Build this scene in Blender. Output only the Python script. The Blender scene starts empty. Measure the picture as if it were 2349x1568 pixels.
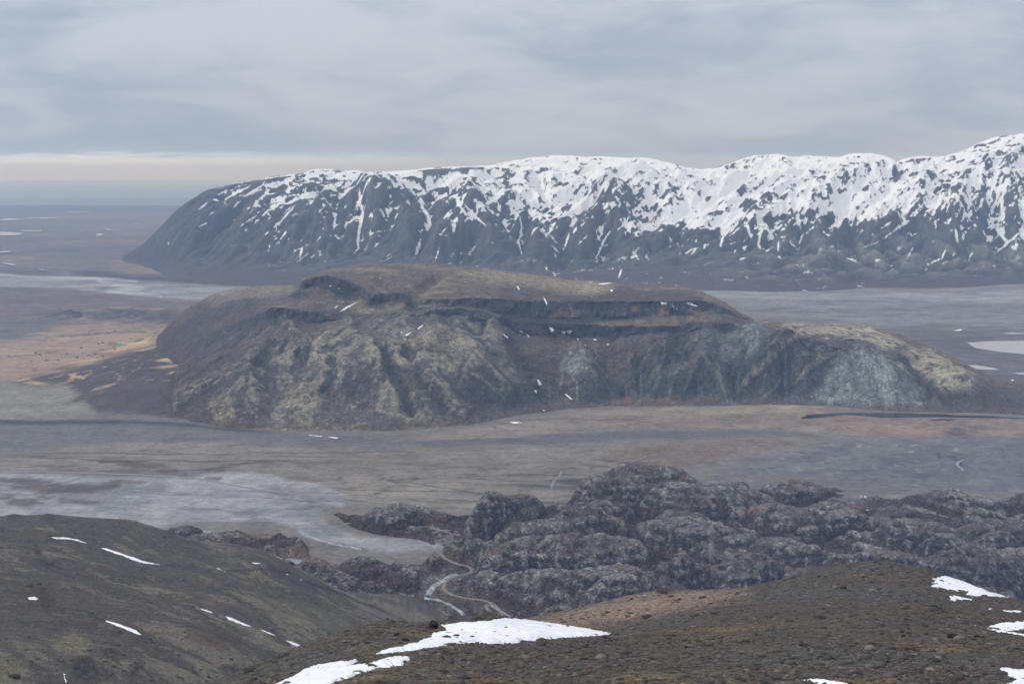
import bpy, math, random
import numpy as np
random.seed(7)
RNG = np.random.default_rng(7)
sc = bpy.context.scene

# ------------------------------------------------------------------ camera
F, CX, CY, H, HPY = 1400.0, 512.0, 341.5, 500.0, 173.2
PITCH = math.atan((CY - HPY) / F)
CP, SP = math.cos(PITCH), math.sin(PITCH)
cam = bpy.data.cameras.new('camera')
cam.sensor_width = 36.0
cam.lens = F * 36.0 / 1024.0
cam.clip_start, cam.clip_end = 1.0, 600000.0
cam_ob = bpy.data.objects.new('camera', cam)
cam_ob.location = (0, 0, H)
cam_ob.rotation_euler = (math.pi / 2 - PITCH, 0, 0)
sc.collection.objects.link(cam_ob)
sc.camera = cam_ob

# ------------------------------------------------------------------ world, sun, exposure
SUN_EL, SUN_AZ = math.radians(36), math.radians(-97)     # azimuth measured from the view direction, left negative
world = bpy.data.worlds.new('World')
sc.world = world
world.use_nodes = True
wn, wl = world.node_tree.nodes, world.node_tree.links
wn.clear()

def wnode(kind, **kw):
    n = wn.new(kind)
    for k, v in kw.items():
        setattr(n, k, v)
    return n

def wmath(op, a, b=None, c=None, clamp=False):
    n = wn.new('ShaderNodeMath'); n.operation = op; n.use_clamp = clamp
    for i, v in enumerate((a, b, c)):
        if v is None: continue
        if isinstance(v, (int, float)): n.inputs[i].default_value = v
        else: wl.new(v, n.inputs[i])
    return n.outputs[0]

def wramp(val, lo, hi, o0=0.0, o1=1.0):
    n = wn.new('ShaderNodeMapRange'); n.interpolation_type = 'SMOOTHSTEP'
    wl.new(val, n.inputs[0])
    for i, v in enumerate((lo, hi, o0, o1)): n.inputs[i + 1].default_value = v
    return n.outputs[0]

def wmix(fac, a, b):
    n = wn.new('ShaderNodeMix'); n.data_type = 'RGBA'
    if isinstance(fac, float): n.inputs[0].default_value = fac
    else: wl.new(fac, n.inputs[0])
    for i, v in ((6, a), (7, b)):
        if isinstance(v, tuple): n.inputs[i].default_value = (*v, 1)
        else: wl.new(v, n.inputs[i])
    return n.outputs[2]

tc = wnode('ShaderNodeTexCoord')
sep = wnode('ShaderNodeSeparateXYZ'); wl.new(tc.outputs['Generated'], sep.inputs[0])
sx, sy, sz = sep.outputs
el = wmath('MAXIMUM', sz, 0.0)
den = wmath('ADD', el, 0.07)
comb = wnode('ShaderNodeCombineXYZ')
wl.new(sx, comb.inputs[0]); wl.new(sy, comb.inputs[1]); wl.new(wmath('MULTIPLY', wmath('POWER', el, 0.8), 2.6), comb.inputs[2])
def wnoise(scale, detail, rough, stretch=(1, 1, 1), dist=0.0, off=(0, 0, 0)):
    mp = wnode('ShaderNodeMapping'); wl.new(comb.outputs[0], mp.inputs[0])
    mp.inputs['Scale'].default_value = stretch; mp.inputs['Location'].default_value = off
    n = wnode('ShaderNodeTexNoise'); wl.new(mp.outputs[0], n.inputs['Vector'])
    n.inputs['Scale'].default_value = scale; n.inputs['Detail'].default_value = detail
    n.inputs['Roughness'].default_value = rough; n.inputs['Distortion'].default_value = dist
    return n.outputs['Fac']
n1 = wnoise(4.2, 3.0, 0.5, (1, 1, 1), 0.5, (2.1, 0.6, 0))
n2 = wnoise(11.0, 6.0, 0.6, (1, 1, 1), 0.8, (7.3, 4.1, 0))
cl = wmath('ADD', wmath('MULTIPLY', n1, 0.58), wmath('MULTIPLY', n2, 0.42))
clm = wramp(cl, 0.37, 0.63)
cloud_col = wmix(clm, (0.365, 0.42, 0.52), (0.565, 0.605, 0.675))
# overcast luminance rises from the horizon to the zenith (standard overcast sky)
cloud_col = wmix(wramp(el, 0.05, 0.6, 0.0, 0.8), cloud_col, (0.50, 0.50, 0.505))
cie = wmath('ADD', wmath('MULTIPLY', el, 1.6), 0.87)
cm = wnode('ShaderNodeVectorMath', operation='SCALE'); wl.new(cloud_col, cm.inputs[0]); wl.new(cie, cm.inputs['Scale'])
# clear strip under the cloud deck out over the sea
edge = wnoise(24.0, 5.0, 0.6, (1, 1, 3), 0.6, (1.0, 9.0, 0))
elw = wmath('ADD', el, wmath('MULTIPLY', wmath('SUBTRACT', edge, 0.5), 0.012))
strip = wramp(elw, 0.008, 0.016, 1.0, 0.0)
left = wramp(sx, -0.26, 0.02, 1.0, 0.22)
glow = wmath('MULTIPLY', strip, left)
sky_over = wmix(glow, cm.outputs[0], (1.08, 1.36, 2.0))
nis = wnode('ShaderNodeTexSky', sky_type='NISHITA', sun_disc=False)
nis.sun_elevation = SUN_EL; nis.sun_rotation = SUN_AZ
nis.air_density = 1.0; nis.dust_density = 2.0
ns = wnode('ShaderNodeVectorMath', operation='SCALE'); wl.new(nis.outputs[0], ns.inputs[0]); ns.inputs['Scale'].default_value = 0.08
sky_all = wmix(0.06, sky_over, ns.outputs[0])
bg = wnode('ShaderNodeBackground'); wl.new(sky_all, bg.inputs[0]); bg.inputs[1].default_value = 1.0
wo = wnode('ShaderNodeOutputWorld'); wl.new(bg.outputs[0], wo.inputs[0])

sun = bpy.data.lights.new('sun', 'SUN')
sun.energy, sun.angle, sun.color = 1.3, math.radians(14), (1.0, 0.96, 0.90)
sun_ob = bpy.data.objects.new('sun', sun)
sun_ob.rotation_euler = (math.pi / 2 - SUN_EL, 0, math.pi - SUN_AZ)
sc.collection.objects.link(sun_ob)

sc.view_settings.view_transform = 'Standard'
sc.view_settings.look = 'None'
sc.view_settings.exposure = 0.0
sc.view_settings.gamma = 1.0
sc.view_settings.use_curve_mapping = False
sc.cycles.use_denoising = True
sc.cycles.max_bounces = 6
sc.cycles.diffuse_bounces = 2

# ------------------------------------------------------------------ small maths
def px_ray(px, py):
    a = (np.asarray(px, float) - CX) / F; b = (CY - np.asarray(py, float)) / F
    dy = CP + b * SP
    return a / dy, (-SP + b * CP) / dy          # t = x/y ,  m = (z-H)/y

def project(X, Y, Z):
    dz = Z - H; dep = Y * CP - dz * SP
    return CX + F * X / dep, CY - F * (Y * SP + dz * CP) / dep

S = 1024 / 2349.0
def D(pts): return np.array(pts, float) * S
def Wn(x0, y0, w, zw=2349.0):
    k = w / zw / 4.0
    return lambda pts: np.array(pts, float) * k + np.array([x0 / 4.0, y0 / 4.0])
WA = Wn(0, 600, 1400); WM = Wn(1300, 550, 1400); WR = Wn(2696, 500, 1400)
W4 = Wn(0, 1150, 1400); W5 = Wn(1000, 1020, 1400); W6 = Wn(2000, 1050, 1400); W7 = Wn(2896, 1200, 1200)
K1 = Wn(0, 1700, 1400); K2 = Wn(1200, 1750, 1400); K3 = Wn(2500, 1750, 1596)
N1 = Wn(0, 2034, 1400); N2 = Wn(1000, 2234, 1600); N3 = Wn(2500, 2234, 1596)
N5 = Wn(1700, 2420, 400); N6 = Wn(3700, 2350, 396, 1617.0); K8 = Wn(1600, 2100, 500, 1960.0)

_perm = np.random.default_rng(3).permutation(256).astype(np.int32)
_ang = np.random.default_rng(4).random(256) * 2 * np.pi
_gx, _gy = np.cos(_ang).astype(np.float32), np.sin(_ang).astype(np.float32)
def perlin(x, y, seed=0):
    x = np.asarray(x, np.float64) + seed * 17.37; y = np.asarray(y, np.float64) - seed * 9.71
    xi = np.floor(x); yi = np.floor(y)
    fx = (x - xi).astype(np.float32); fy = (y - yi).astype(np.float32)
    xi = xi.astype(np.int64) & 255; yi = yi.astype(np.int64) & 255
    u = fx * fx * fx * (fx * (fx * 6 - 15) + 10); v = fy * fy * fy * (fy * (fy * 6 - 15) + 10)
    x1 = (xi + 1) & 255; y1 = (yi + 1) & 255
    a = _perm[xi]; b = _perm[x1]
    def g(h, dx, dy): return _gx[h] * dx + _gy[h] * dy
    n00 = g(_perm[(a + yi) & 255], fx, fy); n10 = g(_perm[(b + yi) & 255], fx - 1, fy)
    n01 = g(_perm[(a + y1) & 255], fx, fy - 1); n11 = g(_perm[(b + y1) & 255], fx - 1, fy - 1)
    return (n00 + u * (n10 - n00)) * (1 - v) + (n01 + u * (n11 - n01)) * v      # about -0.7 .. 0.7

def fbm(x, y, size, octv=4, gain=0.5, seed=0):
    s = 0; a = 1.0; f = 1.0 / size; tot = 0
    for i in range(octv):
        s = s + a * perlin(x * f, y * f, seed + i); tot += a; a *= gain; f *= 2.03
    return s / tot * 1.6
def sstep(x, a, b):
    k = np.clip((x - a) / (b - a), 0, 1); return k * k * (3 - 2 * k)
def lerp(a, b, k): return a + (b - a) * k

def erosion(x, y, gx, gy, size, octv=5, gain=0.5, strength=1.0, seed=0):
    """gullies and spurs that run down the slope (gx, gy); returns about -1..1"""
    h = np.zeros(x.shape, np.float32); hx = np.zeros_like(h); hy = np.zeros_like(h)
    mag0 = np.sqrt(gx * gx + gy * gy) + 1e-6
    dx0, dy0 = (gy / mag0).astype(np.float32), (-gx / mag0).astype(np.float32)
    a = 1.0; f = 1.0 / size; tot = 0
    for o in range(octv):
        X = (x * f + seed * 13.1).astype(np.float64); Y = (y * f - seed * 7.7).astype(np.float64)
        ix, iy = np.floor(X).astype(np.int64), np.floor(Y).astype(np.int64)
        fx, fy = (X - ix).astype(np.float32), (Y - iy).astype(np.float32)
        dx = dx0 + hy * strength; dy = dy0 - hx * strength
        va = np.zeros_like(h); vx = np.zeros_like(h); vy = np.zeros_like(h); wt = np.zeros_like(h)
        for i in range(-1, 3):
            for j in range(-1, 3):
                c = _perm[(_perm[(ix + i) & 255] + iy + j) & 255]
                ppx = fx - i - 0.45 * _gx[c]; ppy = fy - j - 0.45 * _gy[c]
                w = np.exp(-2.0 * (ppx * ppx + ppy * ppy))
                m = (ppx * dx + ppy * dy) * 6.2832
                va += np.cos(m) * w; s = -np.sin(m) * w
                vx += s * dx; vy += s * dy; wt += w
        va /= wt; vx /= wt; vy /= wt
        h += a * va; hx += a * vx * 0.6; hy += a * vy * 0.6
        tot += a; a *= gain; f *= 2.0; seed += 3
    return h / tot

def pl_dist(px, py, pts, taper=None):
    """distance in pixels to a polyline, and 0..1 position along it"""
    best = np.full(px.shape, 1e9, np.float32); pos = np.zeros(px.shape, np.float32)
    n = len(pts) - 1
    for i in range(n):
        (x0, y0), (x1, y1) = pts[i], pts[i + 1]
        dx, dy = x1 - x0, y1 - y0; L = dx * dx + dy * dy + 1e-9
        k = np.clip(((px - x0) * dx + (py - y0) * dy) / L, 0, 1)
        d = np.hypot(px - x0 - k * dx, py - y0 - k * dy)
        m = d < best
        best[m] = d[m]; pos[m] = (i + k[m]) / n
    return best, pos

def poly_sd(px, py, pts):
    """signed distance to a polygon in pixels, positive inside"""
    inside = np.zeros(px.shape, bool); best = np.full(px.shape, 1e9, np.float64)
    n = len(pts)
    for i in range(n):
        (x0, y0), (x1, y1) = pts[i], pts[(i + 1) % n]
        dx, dy = x1 - x0, y1 - y0; L = dx * dx + dy * dy + 1e-9
        k = np.clip(((px - x0) * dx + (py - y0) * dy) / L, 0, 1)
        best = np.minimum(best, (px - x0 - k * dx) ** 2 + (py - y0 - k * dy) ** 2)
        c = (y0 > py) != (y1 > py)
        inside ^= c & (px < dx * (py - y0) / (dy if dy != 0 else 1e-9) + x0)
    d = np.sqrt(best)
    return np.where(inside, d, -d)

def pmask(px, py, pts, soft=2.0, warp=0, pad=30):
    """soft polygon mask, evaluated only near the polygon"""
    out = np.zeros(px.shape, np.float32)
    lo, hi = pts.min(0) - pad, pts.max(0) + pad
    m = (px > lo[0]) & (px < hi[0]) & (py > lo[1]) & (py < hi[1])
    if m.any():
        d = poly_sd(px[m], py[m], pts)
        if not np.isscalar(warp): d = d + warp[m]
        out[m] = sstep(d, -soft, soft)
    return out

def lin(*c):
    c = np.array(c, float) / 255.0
    return np.where(c <= 0.04045, c / 12.92, ((c + 0.055) / 1.055) ** 2.4)

class Paint:
    def __init__(s, shape, col): s.c = np.empty(shape + (3,), np.float32); s.c[:] = lin(*col)
    def mix(s, col, k):
        k = np.clip(np.asarray(k, np.float32), 0, 1)[..., None]
        s.c += (lin(*col).astype(np.float32) - s.c) * k
    def mul(s, k): s.c *= np.asarray(k, np.float32)[..., None]

# ------------------------------------------------------------------ meshes
def link(name, me, mat=None, parent=None):
    ob = bpy.data.objects.new(name, me); sc.collection.objects.link(ob)
    if mat is not None and me is not None: me.materials.append(mat)
    if parent is not None: ob.parent = parent
    return ob
def structure(ob): ob['kind'] = 'structure'; return ob
def thing(ob, label, cat, group=None):
    ob['label'] = label; ob['category'] = cat
    if group: ob['group'] = group
    return ob

def make_mesh(name, verts, faces, smooth=True, col=None, attrs=None):
    me = bpy.data.meshes.new(name)
    verts = np.asarray(verts, np.float32); faces = np.asarray(faces, np.int32)
    n = faces.shape[1]
    me.vertices.add(len(verts)); me.vertices.foreach_set('co', verts.ravel())
    me.loops.add(faces.size); me.loops.foreach_set('vertex_index', faces.ravel())
    me.polygons.add(len(faces))
    me.polygons.foreach_set('loop_start', np.arange(0, faces.size, n, dtype=np.int32))
    me.update(calc_edges=True)
    if smooth: me.polygons.foreach_set('use_smooth', np.ones(len(faces), bool))
    if col is not None:
        a = me.color_attributes.new('tint', 'FLOAT_COLOR', 'POINT')
        c = np.ones((len(verts), 4), np.float32); c[:, :3] = col.reshape(-1, 3)
        a.data.foreach_set('color', c.ravel())
    for k, v in (attrs or {}).items():
        a = me.attributes.new(k, 'FLOAT', 'POINT'); a.data.foreach_set('value', np.asarray(v, np.float32).ravel())
    return me

def grid_faces(nr, nc):
    i = np.arange(nr * nc, dtype=np.int32).reshape(nr, nc)
    return np.stack([i[:-1, :-1], i[:-1, 1:], i[1:, 1:], i[1:, :-1]], -1).reshape(-1, 4)

def smooth1(a, n):
    if n < 1: return a
    k = np.hanning(2 * n + 3)[1:-1]; k /= k.sum()
    return np.convolve(np.pad(a, n, mode='edge'), k, mode='valid')

def fan_t(n_in, n_out, t0=-0.40, t1=0.40, e0=-0.56, e1=0.56):
    a = np.linspace(e0, t0, n_out, endpoint=False) if n_out else []
    b = np.linspace(t0, t1, n_in)
    c = np.linspace(t1, e1, n_out + 1)[1:] if n_out else []
    return np.concatenate([a, b, c])

class Land:
    """height field on a fan of columns t = x/y ; rows run away from the camera"""
    def __init__(s, t, Y, Z):
        s.t, s.Y, s.Z = t, Y, Z; s.X = t[None, :] * Y
    def refresh(s): s.px, s.py = project(s.X, s.Y, s.Z)
    def grad(s):
        Zi, Zj = np.gradient(s.Z); Xi, Xj = np.gradient(s.X); Yi, Yj = np.gradient(s.Y)
        det = Xi * Yj - Xj * Yi
        det = np.where(np.abs(det) < 1e-9, 1e-9, det)
        return (Zi * Yj - Zj * Yi) / det, (Xi * Zj - Xj * Zi) / det
    def hit(s, px, py):
        """first surface point met by the rays through the pixels"""
        px, py = np.atleast_1d(px).astype(float), np.atleast_1d(py).astype(float)
        t, m = px_ray(px, py)
        fi = np.interp(t, s.t, np.arange(len(s.t))); j = np.clip(fi.astype(int), 0, len(s.t) - 2); k = fi - j
        Yc = s.Y[:, j] * (1 - k) + s.Y[:, j + 1] * k
        Zc = s.Z[:, j] * (1 - k) + s.Z[:, j + 1] * k
        g = Zc - (H + m * Yc)                       # surface above the ray
        above = g >= 0
        r = np.argmax(above, 0); ok = above.any(0)
        r = np.clip(r, 1, None); q = np.arange(len(px))
        g0, g1 = g[r - 1, q], g[r, q]
        u = np.clip(-g0 / np.where(np.abs(g1 - g0) < 1e-9, 1e-9, g1 - g0), 0, 1)
        Yq = Yc[r - 1, q] * (1 - u) + Yc[r, q] * u
        Zq = Zc[r - 1, q] * (1 - u) + Zc[r, q] * u
        return t * Yq, Yq, Zq, ok
    def mesh(s, name, mat, col, attrs=None, grain=0.13):
        g = RNG.normal(0, 1, s.Y.shape).astype(np.float32); g = g * 0.7 + 0.9 * blur2(g, 1)
        col = col * np.clip(1 + grain * g, 0.55, 1.6)[..., None]
        v = np.stack([s.X, s.Y, s.Z], -1).reshape(-1, 3)
        return structure(link(name, make_mesh(name, v, grid_faces(*s.Y.shape), True, col, attrs), mat))

def loft(t, curves, rows, sm=4):
    """curves: list (front to back) of arrays of (pixel x, pixel y, Y) or with z given as 4th; rows: rows per gap"""
    Yk, Zk = [], []
    for c in curves:
        c = np.asarray(c, float)
        tt, m = px_ray(c[:, 0], c[:, 1]); z = H + m * c[:, 2]
        o = np.argsort(tt)
        Yk.append(smooth1(np.interp(t, tt[o], c[o, 2]), sm)); Zk.append(smooth1(np.interp(t, tt[o], z[o]), sm))
    Yk, Zk = np.array(Yk), np.array(Zk)
    for i in range(1, len(Yk)): Yk[i] = np.maximum(Yk[i], Yk[i - 1] + 0.004 * Yk[i - 1])
    K = len(Yk)
    hgap = np.diff(Yk, axis=0); dl = np.diff(Zk, axis=0) / hgap
    m = np.zeros_like(Yk); m[0], m[-1] = dl[0], dl[-1]
    for i in range(1, K - 1):
        same = dl[i - 1] * dl[i] > 0
        w1, w2 = 2 * hgap[i] + hgap[i - 1], hgap[i] + 2 * hgap[i - 1]
        with np.errstate(divide='ignore', invalid='ignore'):
            hm = (w1 + w2) / (w1 / dl[i - 1] + w2 / dl[i])
        m[i] = np.where(same, hm, 0)
    Ys, Zs = [], []
    for i in range(K - 1):
        s = np.linspace(0, 1, rows[i], endpoint=(i == K - 2))[:, None]
        h00, h10 = 2 * s**3 - 3 * s**2 + 1, s**3 - 2 * s**2 + s
        h01, h11 = -2 * s**3 + 3 * s**2, s**3 - s**2
        Ys.append(Yk[i] + s * hgap[i])
        Zs.append(h00 * Zk[i] + h10 * hgap[i] * m[i] + h01 * Zk[i + 1] + h11 * hgap[i] * m[i + 1])
    return Land(t, np.concatenate(Ys), np.concatenate(Zs))

def blur2(a, n):
    k = np.hanning(2 * n + 3)[1:-1]; k /= k.sum()
    b = np.pad(a, ((n, n), (0, 0)), mode='edge')
    o = sum(k[i] * b[i:i + a.shape[0]] for i in range(2 * n + 1))
    b = np.pad(o, ((0, 0), (n, n)), mode='edge')
    return sum(k[i] * b[:, i:i + a.shape[1]] for i in range(2 * n + 1))

# ------------------------------------------------------------------ materials
class Mat:
    def __init__(s, name):
        s.m = bpy.data.materials.new(name); s.m.use_nodes = True
        s.t = s.m.node_tree; s.n, s.l = s.t.nodes, s.t.links
        s.b = s.n['Principled BSDF']; s.b.inputs['Roughness'].default_value = 0.92
        s.b.inputs['Specular IOR Level'].default_value = 0.18
        s.co = s.n.new('ShaderNodeTexCoord').outputs['Object']
    def put(s, v, sock):
        if isinstance(v, (int, float)): sock.default_value = v
        elif isinstance(v, tuple): sock.default_value = (*v, 1) if len(v) == 3 and sock.type == 'RGBA' else v
        else: s.l.new(v, sock)
    def math(s, op, a, b=0.0, clamp=False):
        n = s.n.new('ShaderNodeMath'); n.operation = op; n.use_clamp = clamp
        s.put(a, n.inputs[0]); s.put(b, n.inputs[1]); return n.outputs[0]
    def noise(s, size, detail=4, rough=0.55, stretch=(1, 1, 1), dist=0.0):
        mp = s.n.new('ShaderNodeMapping'); s.l.new(s.co, mp.inputs[0])
        mp.inputs['Scale'].default_value = tuple(k / size for k in stretch)
        n = s.n.new('ShaderNodeTexNoise'); s.l.new(mp.outputs[0], n.inputs['Vector'])
        n.inputs['Scale'].default_value = 1.0; n.inputs['Detail'].default_value = detail
        n.inputs['Roughness'].default_value = rough; n.inputs['Distortion'].default_value = dist
        return n.outputs['Fac']
    def noise_col(s, size):
        mp = s.n.new('ShaderNodeMapping'); s.l.new(s.co, mp.inputs[0]); mp.inputs['Scale'].default_value = (1 / size,) * 3
        n = s.n.new('ShaderNodeTexNoise'); s.l.new(mp.outputs[0], n.inputs['Vector']); n.inputs['Detail'].default_value = 3; n.inputs['Scale'].default_value = 1.0
        return n.outputs['Color']
    def ramp(s, v, a, b, o0=0.0, o1=1.0, kind='SMOOTHSTEP'):
        n = s.n.new('ShaderNodeMapRange'); n.interpolation_type = kind
        s.put(v, n.inputs[0])
        for i, q in enumerate((a, b, o0, o1)): n.inputs[i + 1].default_value = q
        return n.outputs[0]
    def mix(s, f, a, b):
        n = s.n.new('ShaderNodeMix'); n.data_type = 'RGBA'
        s.put(f, n.inputs[0]); s.put(a, n.inputs[6]); s.put(b, n.inputs[7]); return n.outputs[2]
    def scale(s, col, f):
        n = s.n.new('ShaderNodeVectorMath'); n.operation = 'SCALE'
        s.put(col, n.inputs[0]); s.put(f, n.inputs['Scale']); return n.outputs[0]
    def attr(s, name, fac=False):
        n = s.n.new('ShaderNodeAttribute'); n.attribute_name = name
        return n.outputs['Fac' if fac else 'Color']
    def bump(s, h, dist, strength=1.0):
        n = s.n.new('ShaderNodeBump'); n.inputs['Distance'].default_value = dist
        n.inputs['Strength'].default_value = strength; s.l.new(h, n.inputs['Height'])
        s.l.new(n.outputs[0], s.b.inputs['Normal'])
    def out(s, col): s.put(col, s.b.inputs['Base Color']); return s.m

SNOW = (0.80, 0.83, 0.88)
def land_mat(name, fine, coarse, amp_f, amp_c, bump, braid=False, snow=None, stretch=(1, 1, 1), crack=None):
    m = Mat(name)
    nf = m.noise(fine, 5, 0.65, stretch); nc = m.noise(coarse, 5, 0.6, stretch)
    k = m.math('ADD', m.math('MULTIPLY', m.math('SUBTRACT', nf, 0.5), amp_f * 3.4),
               m.math('MULTIPLY', m.math('SUBTRACT', nc, 0.5), amp_c * 3.4))
    k = m.math('MAXIMUM', m.math('ADD', k, 1.0), 0.3)
    col = m.attr('tint')
    if braid:
        b = m.attr('braid', True)
        r1 = m.noise(330, 4, 0.5, (0.32, 1, 1), 0.8)
        l1 = m.ramp(m.math('ABSOLUTE', m.math('SUBTRACT', r1, 0.5)), 0.0, 0.018, 1, 0)
        r2 = m.noise(170, 4, 0.5, (0.28, 1, 1), 1.0)
        l2 = m.ramp(m.math('ABSOLUTE', m.math('SUBTRACT', r2, 0.47)), 0.0, 0.022, 0.8, 0)
        r3 = m.noise(95, 4, 0.5, (0.3, 1, 1), 1.2)
        l3 = m.ramp(m.math('ABSOLUTE', m.math('SUBTRACT', r3, 0.52)), 0.0, 0.03, 0.45, 0)
        gap = m.ramp(m.noise(600, 3, 0.5, (0.6, 1, 1)), 0.36, 0.60, 0.3, 1.0)
        ln = m.math('MULTIPLY', m.math('MULTIPLY', m.math('MAXIMUM', m.math('MAXIMUM', l1, l2), l3), b), gap)
        k = m.math('MULTIPLY', k, m.math('SUBTRACT', 1.0, m.math('MULTIPLY', ln, 0.66)))
        g = m.attr('gloss', True)
        m.put(m.math('SUBTRACT', 0.92, m.math('MULTIPLY', g, 0.5)), m.b.inputs['Roughness'])
    col = m.scale(col, k)
    if snow:
        sf = m.math('ADD', m.attr('snow', True), m.math('MULTIPLY', m.math('SUBTRACT', m.noise(snow[0], 4, 0.6), 0.5), snow[1]))
        col = m.mix(m.ramp(sf, -0.045, 0.06), col, SNOW)
    hgt = m.math('ADD', nf, m.math('MULTIPLY', nc, 1.6))
    if crack:                                        # broken, jointed rock
        for k, sz in enumerate((crack[0], crack[0] * 2.7)):
            mp = m.n.new('ShaderNodeMapping'); wv = m.n.new('ShaderNodeVectorMath'); wv.operation = 'ADD'
            m.l.new(m.co, wv.inputs[0]); m.l.new(m.scale(m.noise_col(sz * 1.5), sz * 1.2), wv.inputs[1]); m.l.new(wv.outputs[0], mp.inputs[0])
            mp.inputs['Rotation'].default_value = (0.5, 0.2, 0.6); mp.inputs['Scale'].default_value = (1 / sz, 0.55 / sz, 1 / sz)
            vo = m.n.new('ShaderNodeTexVoronoi'); vo.feature = 'DISTANCE_TO_EDGE'; vo.inputs['Scale'].default_value = 1.0; m.l.new(mp.outputs[0], vo.inputs['Vector'])
            ed = m.ramp(vo.outputs['Distance'], 0.0, 0.11, 0, 1)
            vc = m.n.new('ShaderNodeTexVoronoi'); vc.inputs['Scale'].default_value = 1.0; m.l.new(mp.outputs[0], vc.inputs['Vector'])
            sp = m.n.new('ShaderNodeSeparateColor'); m.l.new(vc.outputs['Color'], sp.inputs[0])
            tone = m.ramp(sp.outputs[0], 0, 1, 1 - crack[1] * 0.45, 1 + crack[1] * 0.45, 'LINEAR')
            col = m.scale(col, m.math('MULTIPLY', tone, m.ramp(ed, 0, 1, 1 - crack[1] * 0.6, 1.04, 'LINEAR')))
            hgt = m.math('ADD', hgt, m.math('MULTIPLY', m.math('ADD', ed, m.math('MULTIPLY', sp.outputs[1], 1.2)), crack[2]))
    m.bump(hgt, bump)
    return m.out(col)

def plainY(px, py):
    t, m = px_ray(px, py); return -H / m
def curve(st):
    """stations (full-picture x, y, Y or None for the plain) -> pixel curve"""
    o = []
    for x, y, Y in st:
        px, py = x * S, y * S
        o.append((px, py, plainY(px, py) if Y is None else Y))
    return np.array(o, float)
def shifted(c, dY, z):
    """a curve dY further away, at height z"""
    o = c.copy(); o[:, 2] = c[:, 2] + dY
    t, m = px_ray(c[:, 0], c[:, 1])
    m2 = (z - H) / o[:, 2]
    # the pixel of (t, m2)
    X = t * o[:, 2]
    o[:, 0], o[:, 1] = project(X, o[:, 2], np.full(len(o), float(z)))
    return o

# ================================================================== SEA
m = Mat('sea_water')
w1 = m.noise(9000, 4, 0.55, (0.25, 1, 1)); w2 = m.noise(1500, 4, 0.6, (0.3, 1, 1))
m.put((0.035, 0.055, 0.085), m.b.inputs['Base Color'])
m.put(m.ramp(w1, 0.4, 0.62, 0.5, 0.34), m.b.inputs['Roughness'])
m.b.inputs['Specular IOR Level'].default_value = 0.5
m.bump(w2, 6.0)
tt = fan_t(60, 6, -0.6, 0.6, -1.4, 1.4); Ys = np.geomspace(17000, 100000, 60)
sea = Land(tt, np.repeat(Ys[:, None], len(tt), 1), np.full((60, len(tt)), -6.0))
v = np.stack([sea.X, sea.Y, sea.Z], -1).reshape(-1, 3)
structure(link('sea', make_mesh('sea', v, grid_faces(60, len(tt))), m.m))

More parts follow.
